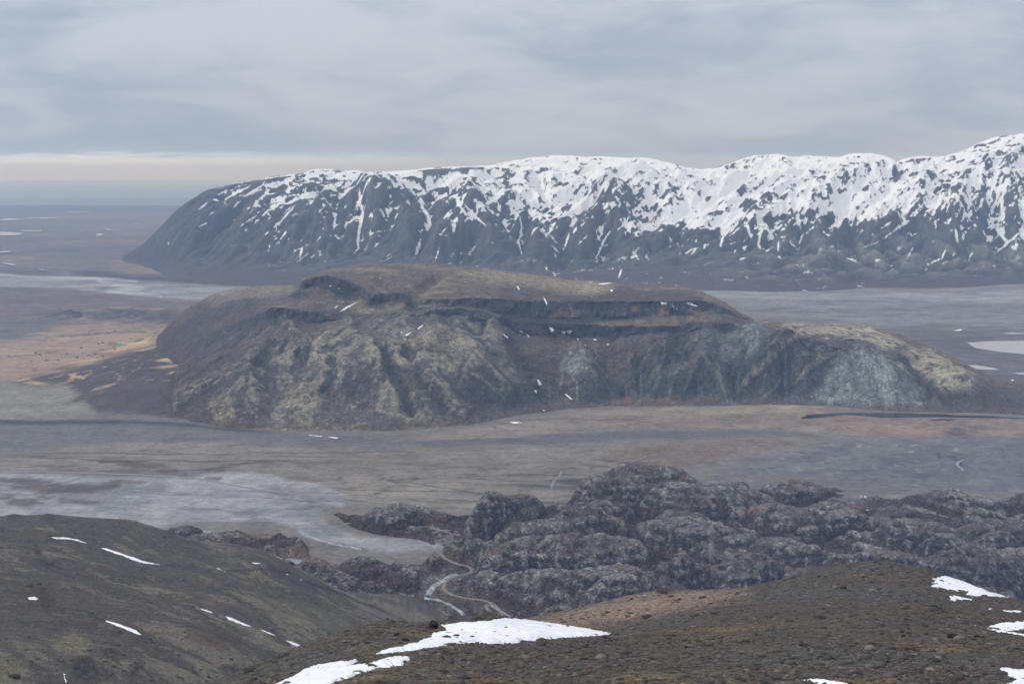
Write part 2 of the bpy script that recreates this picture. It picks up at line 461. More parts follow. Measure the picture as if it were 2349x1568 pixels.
# ================================================================== MOUNTAIN RANGE
def build_mountain():
    t = fan_t(900, 50)
    sky = [(200, 622, 8300), (240, 612, 8250), (275, 597, 8150), (330, 560, 8050), (375, 515, 8000), (420, 470, 8000), (470, 440, 8100), (540, 418, 8300),
           (600, 410, 8500), (640, 403, 8550), (690, 398, 8600), (720, 388, 8600), (770, 388, 8700), (835, 394, 8800), (870, 397, 8850), (920, 393, 8900),
           (960, 388, 8950), (1010, 383, 9000), (1060, 381, 9000), (1120, 380, 9050), (1160, 372, 9100), (1210, 363, 9150), (1270, 357, 9200),
           (1330, 359, 9200), (1400, 360, 9200), (1480, 362, 9100), (1530, 371, 9000), (1575, 386, 8800), (1610, 388, 8600), (1640, 386, 8500),
           (1680, 372, 8400), (1730, 356, 8350), (1780, 353, 8300), (1815, 361, 8250), (1850, 357, 8250), (1880, 358, 8250), (1920, 360, 8250),
           (1960, 353, 8250), (2000, 351, 8250), (2040, 362, 8200), (2060, 370, 8200), (2080, 362, 8200), (2130, 357, 8250), (2150, 359, 8250),
           (2180, 355, 8300), (2215, 342, 8350), (2250, 325, 8400), (2290, 313, 8400), (2349, 306, 8400), (2480, 296, 8400), (2700, 320, 8400), (2900, 300, 8400)]
    foot = [(200, 622, None), (240, 612, None), (275, 600, None), (310, 605, None), (350, 616, None), (380, 632, None), (450, 645, None), (540, 653, None),
            (700, 660, None), (1200, 664, None), (1600, 664, None), (1750, 668, None), (1900, 668, None), (2000, 660, None), (2100, 660, None),
            (2220, 657, None), (2349, 650, None), (2900, 650, None)]
    rim = [(200, 622, 8250), (240, 612, 8200), (275, 598.5, 8120), (330, 575, 7900), (375, 555, 7600), (420, 525, 7500), (470, 490, 7500), (540, 455, 7550),
           (640, 432, 7600), (720, 420, 7650), (830, 428, 7650), (900, 424, 7650), (960, 430, 7600), (1040, 434, 7600), (1100, 440, 7550), (1150, 456, 7500),
           (1210, 452, 7550), (1260, 462, 7550), (1330, 440, 7700), (1400, 432, 7750), (1470, 428, 7750), (1560, 440, 7650), (1650, 425, 7650),
           (1800, 415, 7600), (2000, 412, 7600), (2100, 412, 7600), (2200, 395, 7650), (2349, 370, 7700), (2900, 370, 7700)]
    foot = curve(foot); rim = curve(rim); sky = curve(sky)
    low = []
    for px, py, Y in foot:
        pr = np.interp(px, rim[:, 0], rim[:, 1]); yr = np.interp(px, rim[:, 0], rim[:, 2])
        low.append((px, py + (pr - py) * 0.30, Y + (yr - Y) * 0.42))
    low = np.array(low)
    skirt = shifted(foot, -120, -14)
    back = shifted(sky, 1500, -30)
    L = loft(t, [skirt, foot, low, rim, sky, back], [5, 90, 130, 100, 14], sm=2)
    L.Z[:] = L.Z
    gx, gy = L.grad()
    n = 9; bgx, bgy = blur2(gx, n), blur2(gy, n)
    L.refresh()
    X, Y, Z0 = L.X, L.Y, L.Z.copy()
    nr = L.Y.shape[0]
    ridx = np.arange(nr)[:, None] * np.ones((1, len(t)))
    wtop = 1 - sstep(ridx, 235, 322) * 0.93; wbot = sstep(ridx, 8, 60)
    hgt = sstep(Z0, 0, 160)
    warp = fbm(X, Y, 900, 3, seed=5) * 90
    lean = 0.20 + 0.30 * fbm(X, Y, 1300, 2, seed=21)
    e = erosion(X + warp, Y + warp, bgx + lean, bgy, 620, 6, 0.56, 0.9, seed=2)
    big = fbm(X, Y, 1500, 3, seed=11)
    knob = np.abs(perlin(X / 190, Y / 190, 31)) + 0.5 * np.abs(perlin(X / 85, Y / 85, 32))
    rk = sstep(L.px, 690, 800) * sstep(Z0, 230, 60) * wbot
    e2 = erosion(X - warp, Y, bgx + lean, bgy, 260, 4, 0.55, 0.9, seed=6)
    L.Z = Z0 + wtop * wbot * hgt * (e * 135 + e2 * 40 + big * 50) + rk * (knob * 95 - 14)
    wj = fbm(X, Y, 160, 3, 0.6, seed=19); ppx, ppy = L.px, L.py
    for pts, w, amp in ((WM([(270, 280), (330, 420), (300, 700)]), 11, 60), (WM([(480, 400), (560, 560), (520, 780)]), 10, 55), (WM([(880, 360), (1000, 520), (1100, 700), (1150, 840)]), 12, 75), (WM([(1450, 600), (1400, 700), (1380, 840)]), 9, 55), (WM([(1830, 330), (1920, 480), (2050, 620), (2150, 760)]), 12, 80), (WM([(2300, 640), (2200, 760)]), 9, 50),
                        (WM([(230, 340), (250, 500), (225, 700), (150, 820)]), 7, -55), (WM([(660, 420), (700, 560), (640, 700), (590, 820)]), 8, -55), (WM([(1310, 500), (1320, 640), (1300, 780)]), 7, -50), (WM([(1640, 600), (1600, 760), (1560, 880)]), 9, -70), (WM([(1900, 640), (1810, 830)]), 7, -40),
                        (WR([(1060, 560), (1075, 640)]), 7, -45), (WR([(860, 660), (830, 820)]), 8, -50), (WR([(1230, 600), (1160, 760)]), 8, -55), (WR([(2190, 420), (2130, 610), (2240, 790)]), 9, -75), (WR([(1780, 330), (1560, 560), (1390, 770), (1200, 900)]), 11, 80), (WR([(520, 610), (560, 800)]), 12, 60), (WR([(1960, 480), (1900, 640), (1880, 860)]), 13, 80), (WR([(2330, 420), (2300, 640)]), 10, 60), (WR([(200, 620), (150, 800)]), 12, 55),
                        (WA([(1800, 330), (1600, 560), (1500, 750)]), 10, 55), (WA([(1480, 270), (1250, 480), (1060, 720)]), 9, 45), (WA([(2000, 330), (1880, 560), (1840, 760)]), 8, -45), (WA([(1650, 330), (1420, 560), (1300, 760)]), 8, -40)):
        d, pos = pl_dist(ppx + wj * 4, ppy + wj * 3, pts)
        L.Z += amp * np.exp(-(d / w) ** 2) * sstep(pos, -0.02, 0.15) * sstep(1 - pos, -0.02, 0.2) * wbot * (0.3 + 0.7 * wtop) * hgt
    small = fbm(X, Y, 120, 4, 0.6, seed=41)
    L.Z += small * 20 * wbot * hgt * (0.35 + 0.65 * wtop)
    mk = sky[:, :2]; ts, ms = px_ray(mk[:, 0], mk[:, 1]); o = np.argsort(ts)
    Zc = H + smooth1(np.interp(t, ts[o], ms[o]), 1)[None, :] * L.Y - 6
    L.Z = np.where(ridx < 318, np.minimum(L.Z, Zc), L.Z)
    crest_n = fbm(X, Y, 60, 3, 0.6, seed=45) * 5 * sstep(ridx, 235, 322)
    L.Z += crest_n * hgt
    L.refresh(); px, py = L.px, L.py
    # ---- snow cover: share of ground under snow read off the picture, filled into hollows first
    cov = {400: [(470, 0), (520, 0)], 540: [(418, .36), (470, .3), (520, .12), (560, .04), (600, 0)],
        640: [(405, .5), (450, .5), (500, .34), (550, .18), (590, .06), (630, 0)], 730: [(390, .68), (430, .6), (480, .4), (530, .22), (590, .07), (640, 0)],
        830: [(394, .8), (425, .66), (440, .42), (500, .3), (560, .1), (600, .03), (640, 0)], 920: [(393, .88), (415, .82), (435, .3), (500, .26), (560, .08), (620, .02)],
        1020: [(383, .78), (420, .86), (435, .6), (480, .4), (530, .26), (560, .1), (600, .03), (640, .01)], 1120: [(380, .82), (430, .86), (460, .6), (490, .46), (520, .13), (600, .02)],
        1220: [(362, .88), (400, .86), (440, .86), (470, .76), (500, .5), (540, .22), (570, .08), (620, .02)], 1320: [(358, .9), (400, .82), (430, .68), (460, .85), (500, .65), (530, .38), (560, .2), (600, .06), (640, .02)],
        1420: [(360, .93), (410, .9), (440, .62), (480, .45), (510, .5), (540, .33), (570, .12), (610, .05), (650, .01)], 1520: [(370, .97), (410, .92), (440, .68), (480, .76), (510, .93), (525, .55), (540, .14), (600, .04), (650, .01)],
        1620: [(388, .93), (430, .92), (470, .86), (500, .93), (520, .78), (530, .28), (600, .04), (650, 0)], 1720: [(360, .87), (420, .94), (470, .66), (495, .9), (515, .68), (540, .38), (570, .2), (610, .05), (640, 0)],
        1820: [(362, .9), (410, .93), (460, .88), (480, .7), (500, .4), (530, .26), (570, .08), (620, .01)], 1920: [(360, .9), (410, .82), (450, .82), (480, .9), (505, .48), (540, .08), (600, .02)],
        2020: [(355, .88), (410, .78), (450, .93), (490, .85), (510, .33), (550, .1), (600, .04), (620, 0)], 2120: [(358, .9), (400, .68), (430, .82), (460, .92), (475, .5), (520, .27), (560, .1), (600, .03), (640, 0)],
        2220: [(340, .66), (380, .85), (420, .76), (460, .6), (490, .45), (520, .33), (560, .08), (610, .03), (640, 0)], 2349: [(306, .7), (360, .76), (420, .66), (470, .6), (520, .48), (560, .17), (600, .05), (640, 0)]}
    xs = np.array(sorted(cov)); yy = np.arange(300, 690, 4.0)
    G = np.array([np.interp(yy, *zip(*cov[x])) for x in xs])          # (columns, heights)
    dx, dy = px / S, py / S
    dyw = dy + fbm(X, Y, 500, 3, seed=51) * 16
    fx = np.interp(dx, xs, np.arange(len(xs))); i0 = np.clip(fx.astype(int), 0, len(xs) - 2); fk = fx - i0
    fy = np.clip((dyw - 300) / 4.0, 0, len(yy) - 1.01); j0 = fy.astype(int); gk = fy - j0
    C = (G[i0, j0] * (1 - fk) + G[i0 + 1, j0] * fk) * (1 - gk) + (G[i0, j0 + 1] * (1 - fk) + G[i0 + 1, j0 + 1] * fk) * gk
    C = np.clip(lerp(C, sstep(C, 0.02, 0.98), 0.25) * lerp(0.8, 1.0, sstep(C, 0.1, 0.6)), 0, 0.95)
    conv = L.Z - blur2(L.Z, 7)                                         # + on spurs
    gx2, gy2 = L.grad(); slope = np.hypot(gx2, gy2)
    st = erosion(X, Y, bgx + lean + 0.08, bgy, 120, 4, 0.62, 0.5, seed=9)
    def nz(a): return (a - a.mean()) / (a.std() + 1e-9)
    q = nz(conv) * 0.8 + nz(st) * 0.8 + nz(fbm(X, Y, 90, 5, 0.8, seed=61)) * 0.9 + nz(np.clip(slope, 0, 1.4)) * 0.5 + nz(e) * 0.35
    q += 0.5 * nz(fbm(X + 0.5 * L.Z, Y * 0.5, 26, 3, 0.65, seed=63))
    al, ac = X * 0.80 + L.Z * 0.75, -X * 0.55 + L.Z * 0.85
    q += nz(fbm(al * 0.22, ac, 26, 4, 0.72, seed=65)) * lerp(0.5, 0.95, sstep(px, 350, 700)) + 0.5 * nz(fbm(al * 0.3, ac, 12, 2, 0.6, seed=66))
    u = np.empty(q.size, np.float32); u[np.argsort(q.ravel())] = np.linspace(0, 1, q.size); u = u.reshape(q.shape)
    snow = C - u
    snow = np.where(C < 0.004, -0.3, snow)
    nw = fbm(X, Y, 45, 3, 0.6, seed=71)
    nw2 = fbm(X, Y, 18, 2, 0.6, seed=72)
    streaks = [(WM([(230, 340), (235, 430), (255, 500), (240, 570), (225, 640), (220, 700), (225, 740), (190, 780)]), 2.6), (WM([(640, 400), (655, 470), (690, 520), (705, 580), (690, 620)]), 3.0),
        (WM([(640, 680), (625, 740), (600, 800)]), 2.6), (WM([(890, 440), (930, 490), (960, 540)]), 2.0), (WM([(940, 450), (1000, 520), (1080, 590)]), 2.4), (WM([(1310, 530), (1320, 600), (1300, 700), (1320, 780)]), 1.8),
        (WM([(1640, 640), (1620, 700), (1600, 750)]), 1.8), (WM([(1920, 620), (1870, 690), (1850, 740), (1810, 830)]), 2.0), (WM([(1520, 720), (1570, 770)]), 1.3), (WM([(1540, 770), (1555, 810)]), 1.5),
        (WM([(70, 570), (55, 620)]), 1.6), (WM([(300, 610), (310, 670)]), 1.1), (WM([(870, 575), (862, 635)]), 3.2), (WM([(850, 480), (800, 540)]), 2.2), (WM([(820, 600), (770, 650), (830, 660)]), 1.6), (WM([(770, 730), (740, 820)]), 1.2),
        (WM([(880, 740), (840, 820)]), 1.2), (WM([(1990, 880), (1970, 940)]), 1.7), (WM([(1300, 690), (1280, 715)]), 1.6), (WM([(1440, 545), (1480, 590)]), 1.2), (WM([(1780, 640), (1690, 720)]), 1.3), (WM([(2080, 780), (2110, 825)]), 1.6),
        (WM([(2150, 780), (2170, 820)]), 1.3), (WM([(1480, 860), (1490, 890)]), 1.3), (WM([(1530, 900), (1545, 925)]), 1.1), (WM([(350, 665), (385, 640)]), 1.0), (WM([(1500, 640), (1570, 720)]), 1.1),
        (WR([(490, 660), (510, 740)]), 2.6), (WR([(590, 640), (580, 720), (565, 800), (580, 830)]), 2.2), (WR([(330, 740), (310, 820)]), 2.4), (WR([(700, 780), (700, 840)]), 2.0), (WR([(830, 820), (860, 740), (940, 680)]), 1.5),
        (WR([(1400, 765), (1500, 690), (1600, 630)]), 1.8), (WR([(1390, 690), (1470, 640)]), 1.8), (WR([(1890, 700), (1905, 790)]), 2.4), (WR([(1825, 830), (1800, 890), (1700, 930)]), 1.5), (WR([(2120, 620), (2150, 680), (2200, 740), (2240, 790), (2170, 845)]), 2.8),
        (WR([(2240, 790), (2330, 710)]), 2.0), (WR([(2190, 420), (2130, 600)]), 2.0), (WR([(1980, 890), (2010, 840)]), 1.5), (WR([(1160, 890), (1240, 920)]), 1.4), (WR([(80, 860), (130, 825)]), 1.6), (WR([(115, 870), (160, 810)]), 1.3),
        (WR([(400, 860), (420, 825)]), 1.2), (WR([(430, 780), (460, 810)]), 1.2), (WR([(780, 790), (830, 830)]), 1.5), (WR([(1270, 820), (1380, 780)]), 1.3), (WR([(1605, 820), (1570, 880)]), 1.4), (WR([(1350, 905), (1385, 903)]), 1.6),
        (WR([(1040, 820), (1075, 808)]), 1.5), (WR([(2260, 810), (2300, 840)]), 2.0), (WR([(200, 830), (210, 795)]), 1.4), (WR([(1760, 690), (1750, 650), (1790, 620)]), 1.6), (WR([(1930, 650), (1960, 580)]), 2.0),
        (WA([(2030, 650), (2010, 720)]), 2.0), (WA([(2070, 690), (1990, 750)]), 1.0), (WA([(2250, 440), (2240, 520)]), 2.0), (WA([(1805, 540), (1780, 570)]), 1.4), (WA([(1460, 300), (1530, 265)]), 1.2), (WA([(1330, 400), (1400, 345)]), 1.0),
        (WA([(1510, 330), (1600, 280), (1680, 240)]), 2.0), (WA([(1570, 380), (1610, 340)]), 2.0), (WA([(1640, 310), (1770, 230)]), 2.0), (WA([(1760, 440), (1820, 385)]), 1.6), (WA([(1880, 390), (1900, 370)]), 2.2), (WA([(1890, 470), (1990, 360)]), 1.8),
        (WA([(1600, 515), (1720, 440)]), 1.2), (WA([(1710, 480), (1740, 465)]), 1.8), (WA([(1960, 440), (2000, 420)]), 1.6), (WA([(1335, 510), (1385, 490)]), 1.0), (WA([(1130, 630), (1136, 612)]), 1.2), (WA([(2150, 580), (2130, 610)]), 1.2),
        (WA([(1880, 600), (1920, 540)]), 1.0), (WA([(1800, 680), (1815, 620)]), 1.0), (WA([(1680, 420), (1740, 330), (1830, 240)]), 1.8)]
    for pts, w in streaks:
        lo, hi = pts.min(0) - 8, pts.max(0) + 8
        mm = (px > lo[0]) & (px < hi[0]) & (py > lo[1]) & (py < hi[1])
        if not mm.any(): continue
        d, pos = pl_dist(px[mm], py[mm], pts)
        d = d + 0.9 * nw[mm] + 0.8 * nw2[mm]
        wd = w * 0.42 * (0.45 + 0.9 * np.sin(np.pi * np.clip(pos * 0.9 + 0.08, 0, 1))) * (1 + 0.9 * nw[mm])
        snow[mm] = np.maximum(snow[mm], (wd - d) * 0.16)
    ridx2 = ridx
    snow = np.where(ridx2 > 334, 0.3, snow)
    # ---- bare ground
    P = Paint(px.shape, (80, 80, 82))
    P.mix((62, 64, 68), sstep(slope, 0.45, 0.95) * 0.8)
    P.mix((88, 86, 78), sstep(conv, 2, 12) * 0.75); P.mix((48, 50, 56), sstep(-conv, 2, 10) * 0.7)  # mossy spurs lightened, gullies darkened: relief shading put into the colour
    moss = fbm(X, Y, 260, 5, 0.6, seed=81)
    P.mix((92, 90, 76), sstep(moss - (slope - 0.4) * 0.9, 0.05, 0.5) * 0.65 * sstep(py, 300, 215))
    P.mix((66, 58, 60), sstep(Z0, 120, 20) * 0.7)
    P.mix((118, 117, 112), rk * sstep(knob + 0.2 * moss, 0.2, 0.5) * 0.75)
    P.mix((104, 88, 76), pmask(px, py, WR([(1600, 920), (2000, 920), (2250, 990), (2000, 940), (1700, 940)]), 3) * 0.5)
    fr = sstep(Z0, 26, 2) * wbot
    P.mix((120, 100, 88), fr * sstep(fbm(X, Y, 90, 4, 0.6, seed=83), 0.1, 0.4) * 0.5)
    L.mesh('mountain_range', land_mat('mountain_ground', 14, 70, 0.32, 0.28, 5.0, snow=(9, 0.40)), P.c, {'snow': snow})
    return L
MT = build_mountain()

# ================================================================== MESA HILL
def build_mesa():
    t = fan_t(860, 30)
    stn = {  # x: (y foot, y low slope, y upper slope, lower cliff foot, top, upper cliff foot, top, skyline ; Y of lower cliff foot, lower cliff depth, bench, upper cliff depth, Y skyline)
        300: (962, 945, 925, 900, 880, 862, 845, 828, 3300, 100, 100, 100, 3760), 330: (966, 942, 912, 878, 855, 836, 818, 802, 3400, 120, 120, 120, 3950),
        360: (970, 940, 903, 865, 840, 820, 802, 785, 3450, 150, 150, 150, 4080), 400: (973, 935, 890, 840, 805, 780, 755, 731, 3430, 150, 150, 150, 4070), 440: (977, 930, 880, 820, 785, 755, 727, 700, 3400, 150, 150, 150, 4050),
        480: (980, 925, 865, 800, 765, 735, 705, 678, 3370, 140, 150, 150, 4000), 520: (983, 920, 850, 780, 745, 718, 690, 665, 3330, 120, 150, 150, 3980), 570: (984, 915, 835, 750, 728, 700, 678, 656, 3260, 60, 160, 120, 3960),
        612: (985, 910, 822, 730, 710, 693, 676, 654, 3190, 24, 150, 120, 3960), 622: (985, 908, 818, 725, 703, 691, 675, 653.5, 3180, 14, 150, 120, 3960), 675: (985, 905, 806, 730, 708, 690, 672, 653, 3170, 14, 140, 100, 3950), 686: (985, 903, 806, 731, 709, 688, 670, 653, 3170, 14, 140, 100, 3940),
        691: (985, 902, 806, 732, 710, 666, 643, 638, 3170, 14, 170, 16, 3500), 720: (985, 900, 804, 737, 714, 656, 634, 629, 3165, 14, 190, 16, 3540), 750: (986, 895, 800, 738, 717, 663, 632, 621, 3160, 14, 170, 18, 3600), 780: (987, 890, 796, 738, 721, 673, 637, 612, 3155, 14, 150, 20, 3680),
        813: (987, 888, 792, 732, 723, 664, 649, 608, 3150, 25, 170, 22, 3720), 850: (988, 885, 788, 728, 719, 702, 668, 605, 3150, 40, 40, 18, 3770), 880: (988, 883, 784, 725, 715, 695, 672, 604, 3150, 50, 50, 20, 3790), 915: (987, 878, 782, 722, 708, 687, 669, 603, 3150, 50, 60, 25, 3810), 945: (984, 875, 782, 718, 702, 692, 680, 603, 3150, 30, 40, 30, 3830),
        1000: (980, 872, 784, 717, 704, 699, 686, 603, 3150, 14, 20, 16, 3850), 1060: (976, 876, 788, 723, 708, 702, 683, 609, 3165, 14, 20, 16, 3850), 1100: (972, 880, 792, 731, 712, 706, 682, 613, 3180, 14, 22, 16, 3850),
        1150: (962, 886, 803, 753, 728, 718, 685, 619, 3190, 15, 30, 18, 3830), 1200: (952, 890, 812, 769, 738, 727, 690, 625, 3200, 16, 34, 20, 3800), 1300: (938, 880, 812, 769, 740, 728, 690, 640, 3230, 16, 36, 20, 3750), 1400: (931, 872, 806, 772, 744, 728, 690, 646, 3230, 16, 36, 20, 3750),
        1500: (930, 870, 802, 769, 746, 725, 690, 652, 3230, 16, 40, 20, 3720), 1560: (930, 870, 800, 763, 745, 722, 688, 656, 3230, 16, 40, 20, 3660), 1600: (930, 870, 800, 757, 742, 716, 686, 664, 3230, 16, 44, 20, 3600), 1640: (930, 870, 796, 752, 739, 714, 695, 682, 3227, 16, 44, 20, 3520), 1660: (930, 870, 795, 750, 738, 718, 700, 690, 3225, 16, 40, 20, 3480),
        1700: (930, 870, 792, 748, 738, 731, 724, 718, 3220, 16, 30, 20, 3380), 1740: (930, 870, 795, 758, 751, 746, 740, 735, 3200, 20, 30, 20, 3340), 1800: (930, 880, 822, 785, 768, 757, 747, 739, 3180, 40, 40, 40, 3400),
        1900: (934, 890, 842, 798, 772, 759, 750, 741, 3150, 60, 60, 60, 3450), 1960: (937, 895, 852, 808, 780, 766, 755, 745, 3140, 60, 60, 60, 3430), 2000: (940, 900, 860, 818, 790, 775, 763, 752, 3130, 60, 60, 60, 3400), 2050: (943, 908, 872, 836, 808, 792, 778, 764, 3105, 60, 60, 60, 3380),
        2100: (945, 915, 885, 853, 828, 813, 800, 786, 3080, 60, 60, 60, 3350), 2150: (946, 920, 893, 866, 844, 831, 819, 807, 3050, 60, 50, 50, 3300), 2200: (947, 925, 902, 882, 864, 853, 843, 833, 3020, 50, 50, 50, 3250), 2240: (948, 930, 911, 893, 878, 870, 862, 855, 3000, 40, 40, 40, 3200),
        2280: (949, 936, 922, 910, 900, 895, 890, 885, 2980, 30, 30, 30, 3120), 2349: (952, 942, 932, 922, 913, 907, 902, 897, 2960, 25, 25, 25, 3080), 2500: (956, 948, 940, 933, 927, 923, 919, 915, 2950, 25, 25, 25, 3050), 2800: (960, 955, 951, 948, 945, 943, 941, 940, 2950, 25, 25, 25, 3050)}
    xs = sorted(stn); C = [[] for _ in range(8)]
    for x in xs:
        y = stn[x][:8]; Y3, d4, d5, d6, Y7 = stn[x][8:]
        Y0 = float(plainY(x * S, y[0] * S))
        for k, Yk in enumerate((Y0, Y0 + (Y3 - Y0) * float(np.interp(x, (345, 385, 560, 640), (.34, .13, .15, .34))), Y0 + (Y3 - Y0) * float(np.interp(x, (345, 385, 560, 640), (.68, .38, .42, .68))), Y3, Y3 + d4, Y3 + d4 + d5, Y3 + d4 + d5 + d6, Y7)):
            C[k].append((x * S, y[k] * S, Yk))
    C = [np.array(c) for c in C]
    RW = [4, 66, 62, 52, 26, 34, 34, 56, 9]; CUM = np.cumsum([0] + RW)
    L = loft(t, [shifted(C[0], -60, -10)] + C + [shifted(C[7], 600, -30)], RW, sm=1)
    msky = smooth1(np.interp(t, *(lambda a: (a[0][np.argsort(a[0])], a[1][np.argsort(a[0])]))(px_ray(C[7][:, 0], C[7][:, 1]))), 1)
    L.Z[L.Z < -9] = -9
    nr = L.Y.shape[0]; ridx = np.arange(nr)[:, None] * np.ones((1, len(t)))
    fade_l = sstep(L.t, float(px_ray(300 * S, 880 * S)[0]), float(px_ray(375 * S, 880 * S)[0]))[None, :]
    L.Z = lerp(-9.0, L.Z, fade_l)
    L.refresh(); X, Y, Z0 = L.X, L.Y, L.Z.copy(); px, py = L.px.copy(), L.py.copy()
    gx, gy = L.grad(); bgx, bgy = blur2(gx, 10), blur2(gy, 10)
    hgt = sstep(Z0, 0, 35); wtop = 1 - sstep(ridx, CUM[7], CUM[8]); front = sstep(ridx, CUM[5], CUM[4] - 20)
    wp = fbm(X, Y, 240, 3, seed=5) * 30
    e = erosion(X + wp, Y + wp, bgx + 0.06 * fbm(X, Y, 200, 2, seed=8), bgy, 190, 6, 0.46, 0.9, seed=14)
    right = sstep(px, 560, 640)
    e2 = erosion(X - wp, Y, bgx, bgy, 60, 4, 0.6, 0.9, seed=15)
    L.Z = Z0 + hgt * front * (e * lerp(18, 36, right) + e2 * lerp(3, 6, right))
    wj = fbm(X, Y, 70, 3, 0.6, seed=19)
    # spurs (+) and gullies (-) traced on the face
    def rel(pts, w, amp, sharp=1.0):
        d, pos = pl_dist(px + wj * 2.0, py + wj * 1.5, pts)
        L.Z[:] += lerp(1.5, 2.1, right) * amp * np.exp(-(d / w) ** 2 * sharp) * sstep(pos, 0, 0.12) * hgt * sstep(1 - pos, -0.01, 0.1)
    rel(W5([(760, 470), (500, 560), (200, 640), (-200, 760), (-600, 940)]), 13, 13)
    rel(W4([(2100, 480), (1850, 440), (1600, 565), (1300, 760), (1180, 820)]), 8, -11)
    rel(W5([(900, 620), (780, 720), (560, 800), (330, 900), (250, 1100)]), 16, 12)
    rel(W5([(720, 560), (560, 640), (530, 700), (560, 790), (480, 1000)]), 5, -8)
    rel(W5([(1110, 680), (1040, 640), (1050, 580)]), 5, -6)
    rel(W5([(880, 580), (910, 690), (1000, 860), (1100, 1100)]), 6, -9)
    rel(W5([(1150, 790), (1250, 900), (1380, 1040), (1470, 1110)]), 9, 18)
    rel(W5([(1400, 760), (1560, 820), (1680, 920), (1760, 1020)]), 10, 14)
    rel(W5([(1130, 800), (1230, 950), (1330, 1080)]), 7, -7)
    rel(W5([(1560, 480), (1680, 590), (1760, 740), (1900, 1000)]), 12, 16)
    rel(W5([(1720, 560), (1850, 740), (1960, 900)]), 8, -9)
    rel(W6([(510, 540), (500, 640), (560, 800), (600, 960)]), 18, 15)
    rel(W6([(330, 560), (300, 760), (330, 960)]), 14, -10)
    rel(W6([(730, 560), (760, 740), (830, 930)]), 10, -9)
    rel(W6([(1120, 560), (1080, 700), (1020, 900)]), 9, 11)
    rel(W6([(1350, 600), (1300, 700), (1200, 900)]), 10, 13)
    rel(W6([(1360, 620), (1480, 760), (1520, 930)]), 9, 12)
    rel(W6([(1640, 470), (1660, 640), (1590, 820), (1590, 940)]), 9, -13)
    rel(W6([(2000, 460), (1870, 610), (1720, 740), (1600, 860)]), 9, 15)
    rel(W6([(1920, 600), (1920, 940)]), 8, -10)
    rel(W6([(2180, 640), (2020, 740), (1940, 830)]), 8, 11)
    rel(W7([(1060, 390), (1060, 820)]), 40, 9)
    rel(W7([(1460, 420), (1560, 600), (1600, 760)]), 9, -9)
    rel(W7([(1950, 640), (1800, 700), (1720, 780)]), 12, 9)
    rel(W5([(1300, 120), (1140, 210), (1100, 300), (1050, 360)]), 4.5, -13)
    rel(W5([(900, 130), (820, 210), (800, 300)]), 5, -8)
    # bedding steps in the cliffs, broken rock, lumps on the top
    gx, gy = L.grad(); slope = np.hypot(gx, gy)
    steep = sstep(blur2(slope, 3), 0.65, 1.1)
    jag = fbm(X, Y, 26, 3, 0.6, seed=33)
    colm = np.abs(fbm(X, Y + L.Z * 0.35, 90, 3, 0.6, seed=35)) + 0.5 * np.abs(perlin(X / 17 + 0.2 * jag, (Y + L.Z) / 60, 36))
    band = sstep(ridx, CUM[4] - 4, CUM[4] + 3) * sstep(ridx, CUM[5] + 3, CUM[5] - 3) + sstep(ridx, CUM[6] - 4, CUM[6] + 3) * sstep(ridx, CUM[7] + 3, CUM[7] - 3)
    L.Y = L.Y + band * hgt * (colm * 36 - 12) * sstep(Z0, 40, 90) * sstep(px, 240, 270) + steep * jag * 5
    L.X = L.t[None, :] * L.Y
    L.Z += hgt * (fbm(X, Y, 60, 4, 0.6, seed=37) * 4 * front + steep * fbm(X, Y, 16, 3, 0.6, seed=39) * 5 + fbm(X, Y, 14, 2, 0.6, seed=40) * 1.3)
    Zc = H + msky[None, :] * L.Y - 1.0; L.Z = np.where(ridx < CUM[8] - 1, np.minimum(L.Z, Zc), L.Z)
    top = sstep(ridx, CUM[7] - 4, CUM[7] + 8) + sstep(ridx, CUM[5], CUM[5] + 8) * sstep(ridx, CUM[6] + 2, CUM[6] - 6) * sstep(px, 470, 400)
    L.Z += top * hgt * (np.abs(fbm(X, Y, 150, 3, 0.55, seed=43)) * 8 * wtop - 4 * wtop + fbm(X, Y, 35, 3, seed=44) * 2.2)
    L.refresh(); px, py = L.px, L.py
    gx, gy = L.grad(); slope = np.hypot(gx, gy); X, Y = L.X, L.Y
    conv = L.Z - blur2(L.Z, 6); convb = L.Z - blur2(L.Z, 16)
    n1, n2, n3 = fbm(X, Y, 130, 5, 0.6, seed=51), fbm(X, Y, 45, 4, 0.6, seed=52), fbm(X, Y, 14, 3, 0.6, seed=53)
    wv = n2 * 5 + n3 * 3
    wj2 = fbm(X, Y, 55, 3, 0.6, seed=59)
    P = Paint(px.shape, (86, 84, 82))
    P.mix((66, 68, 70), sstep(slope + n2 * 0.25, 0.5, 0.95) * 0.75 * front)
    P.mix((70, 62, 62), sstep(n1, 0.05, 0.4) * 0.5 * sstep(py, 360, 420))
    # plateau: brown heath with moss
    P.mix((98, 88, 80), top * 0.9)
    P.mix((124, 117, 102), top * sstep(n1 + n2 * 0.6, 0.0, 0.35) * 0.75)
    P.mix((78, 70, 68), top * sstep(n2 - n1 * 0.5, 0.15, 0.45) * 0.6)
    for pts in ([W5([(1380, 110), (1700, 100), (2000, 150), (2349, 170), (2349, 260), (2100, 240), (1800, 190), (1550, 170)])],
                [W6([(540, 130), (780, 140), (700, 200), (520, 210)])], [W5([(2200, 190), (2349, 190), (2349, 250), (2200, 240)])]):
        P.mix((140, 132, 110), pmask(px, py, pts[0], 6, wv) * 0.7 * sstep(slope, 0.9, 0.4))
    P.mix((76, 67, 66), sstep(px, 300, 200) * sstep(Z0, 150, 25) * 0.9); P.mix((134, 116, 92), sstep(px, 250, 160) * sstep(Z0, 50, 5) * sstep(n2 * 0.6 + n3, 0.3, 0.55) * 0.5)
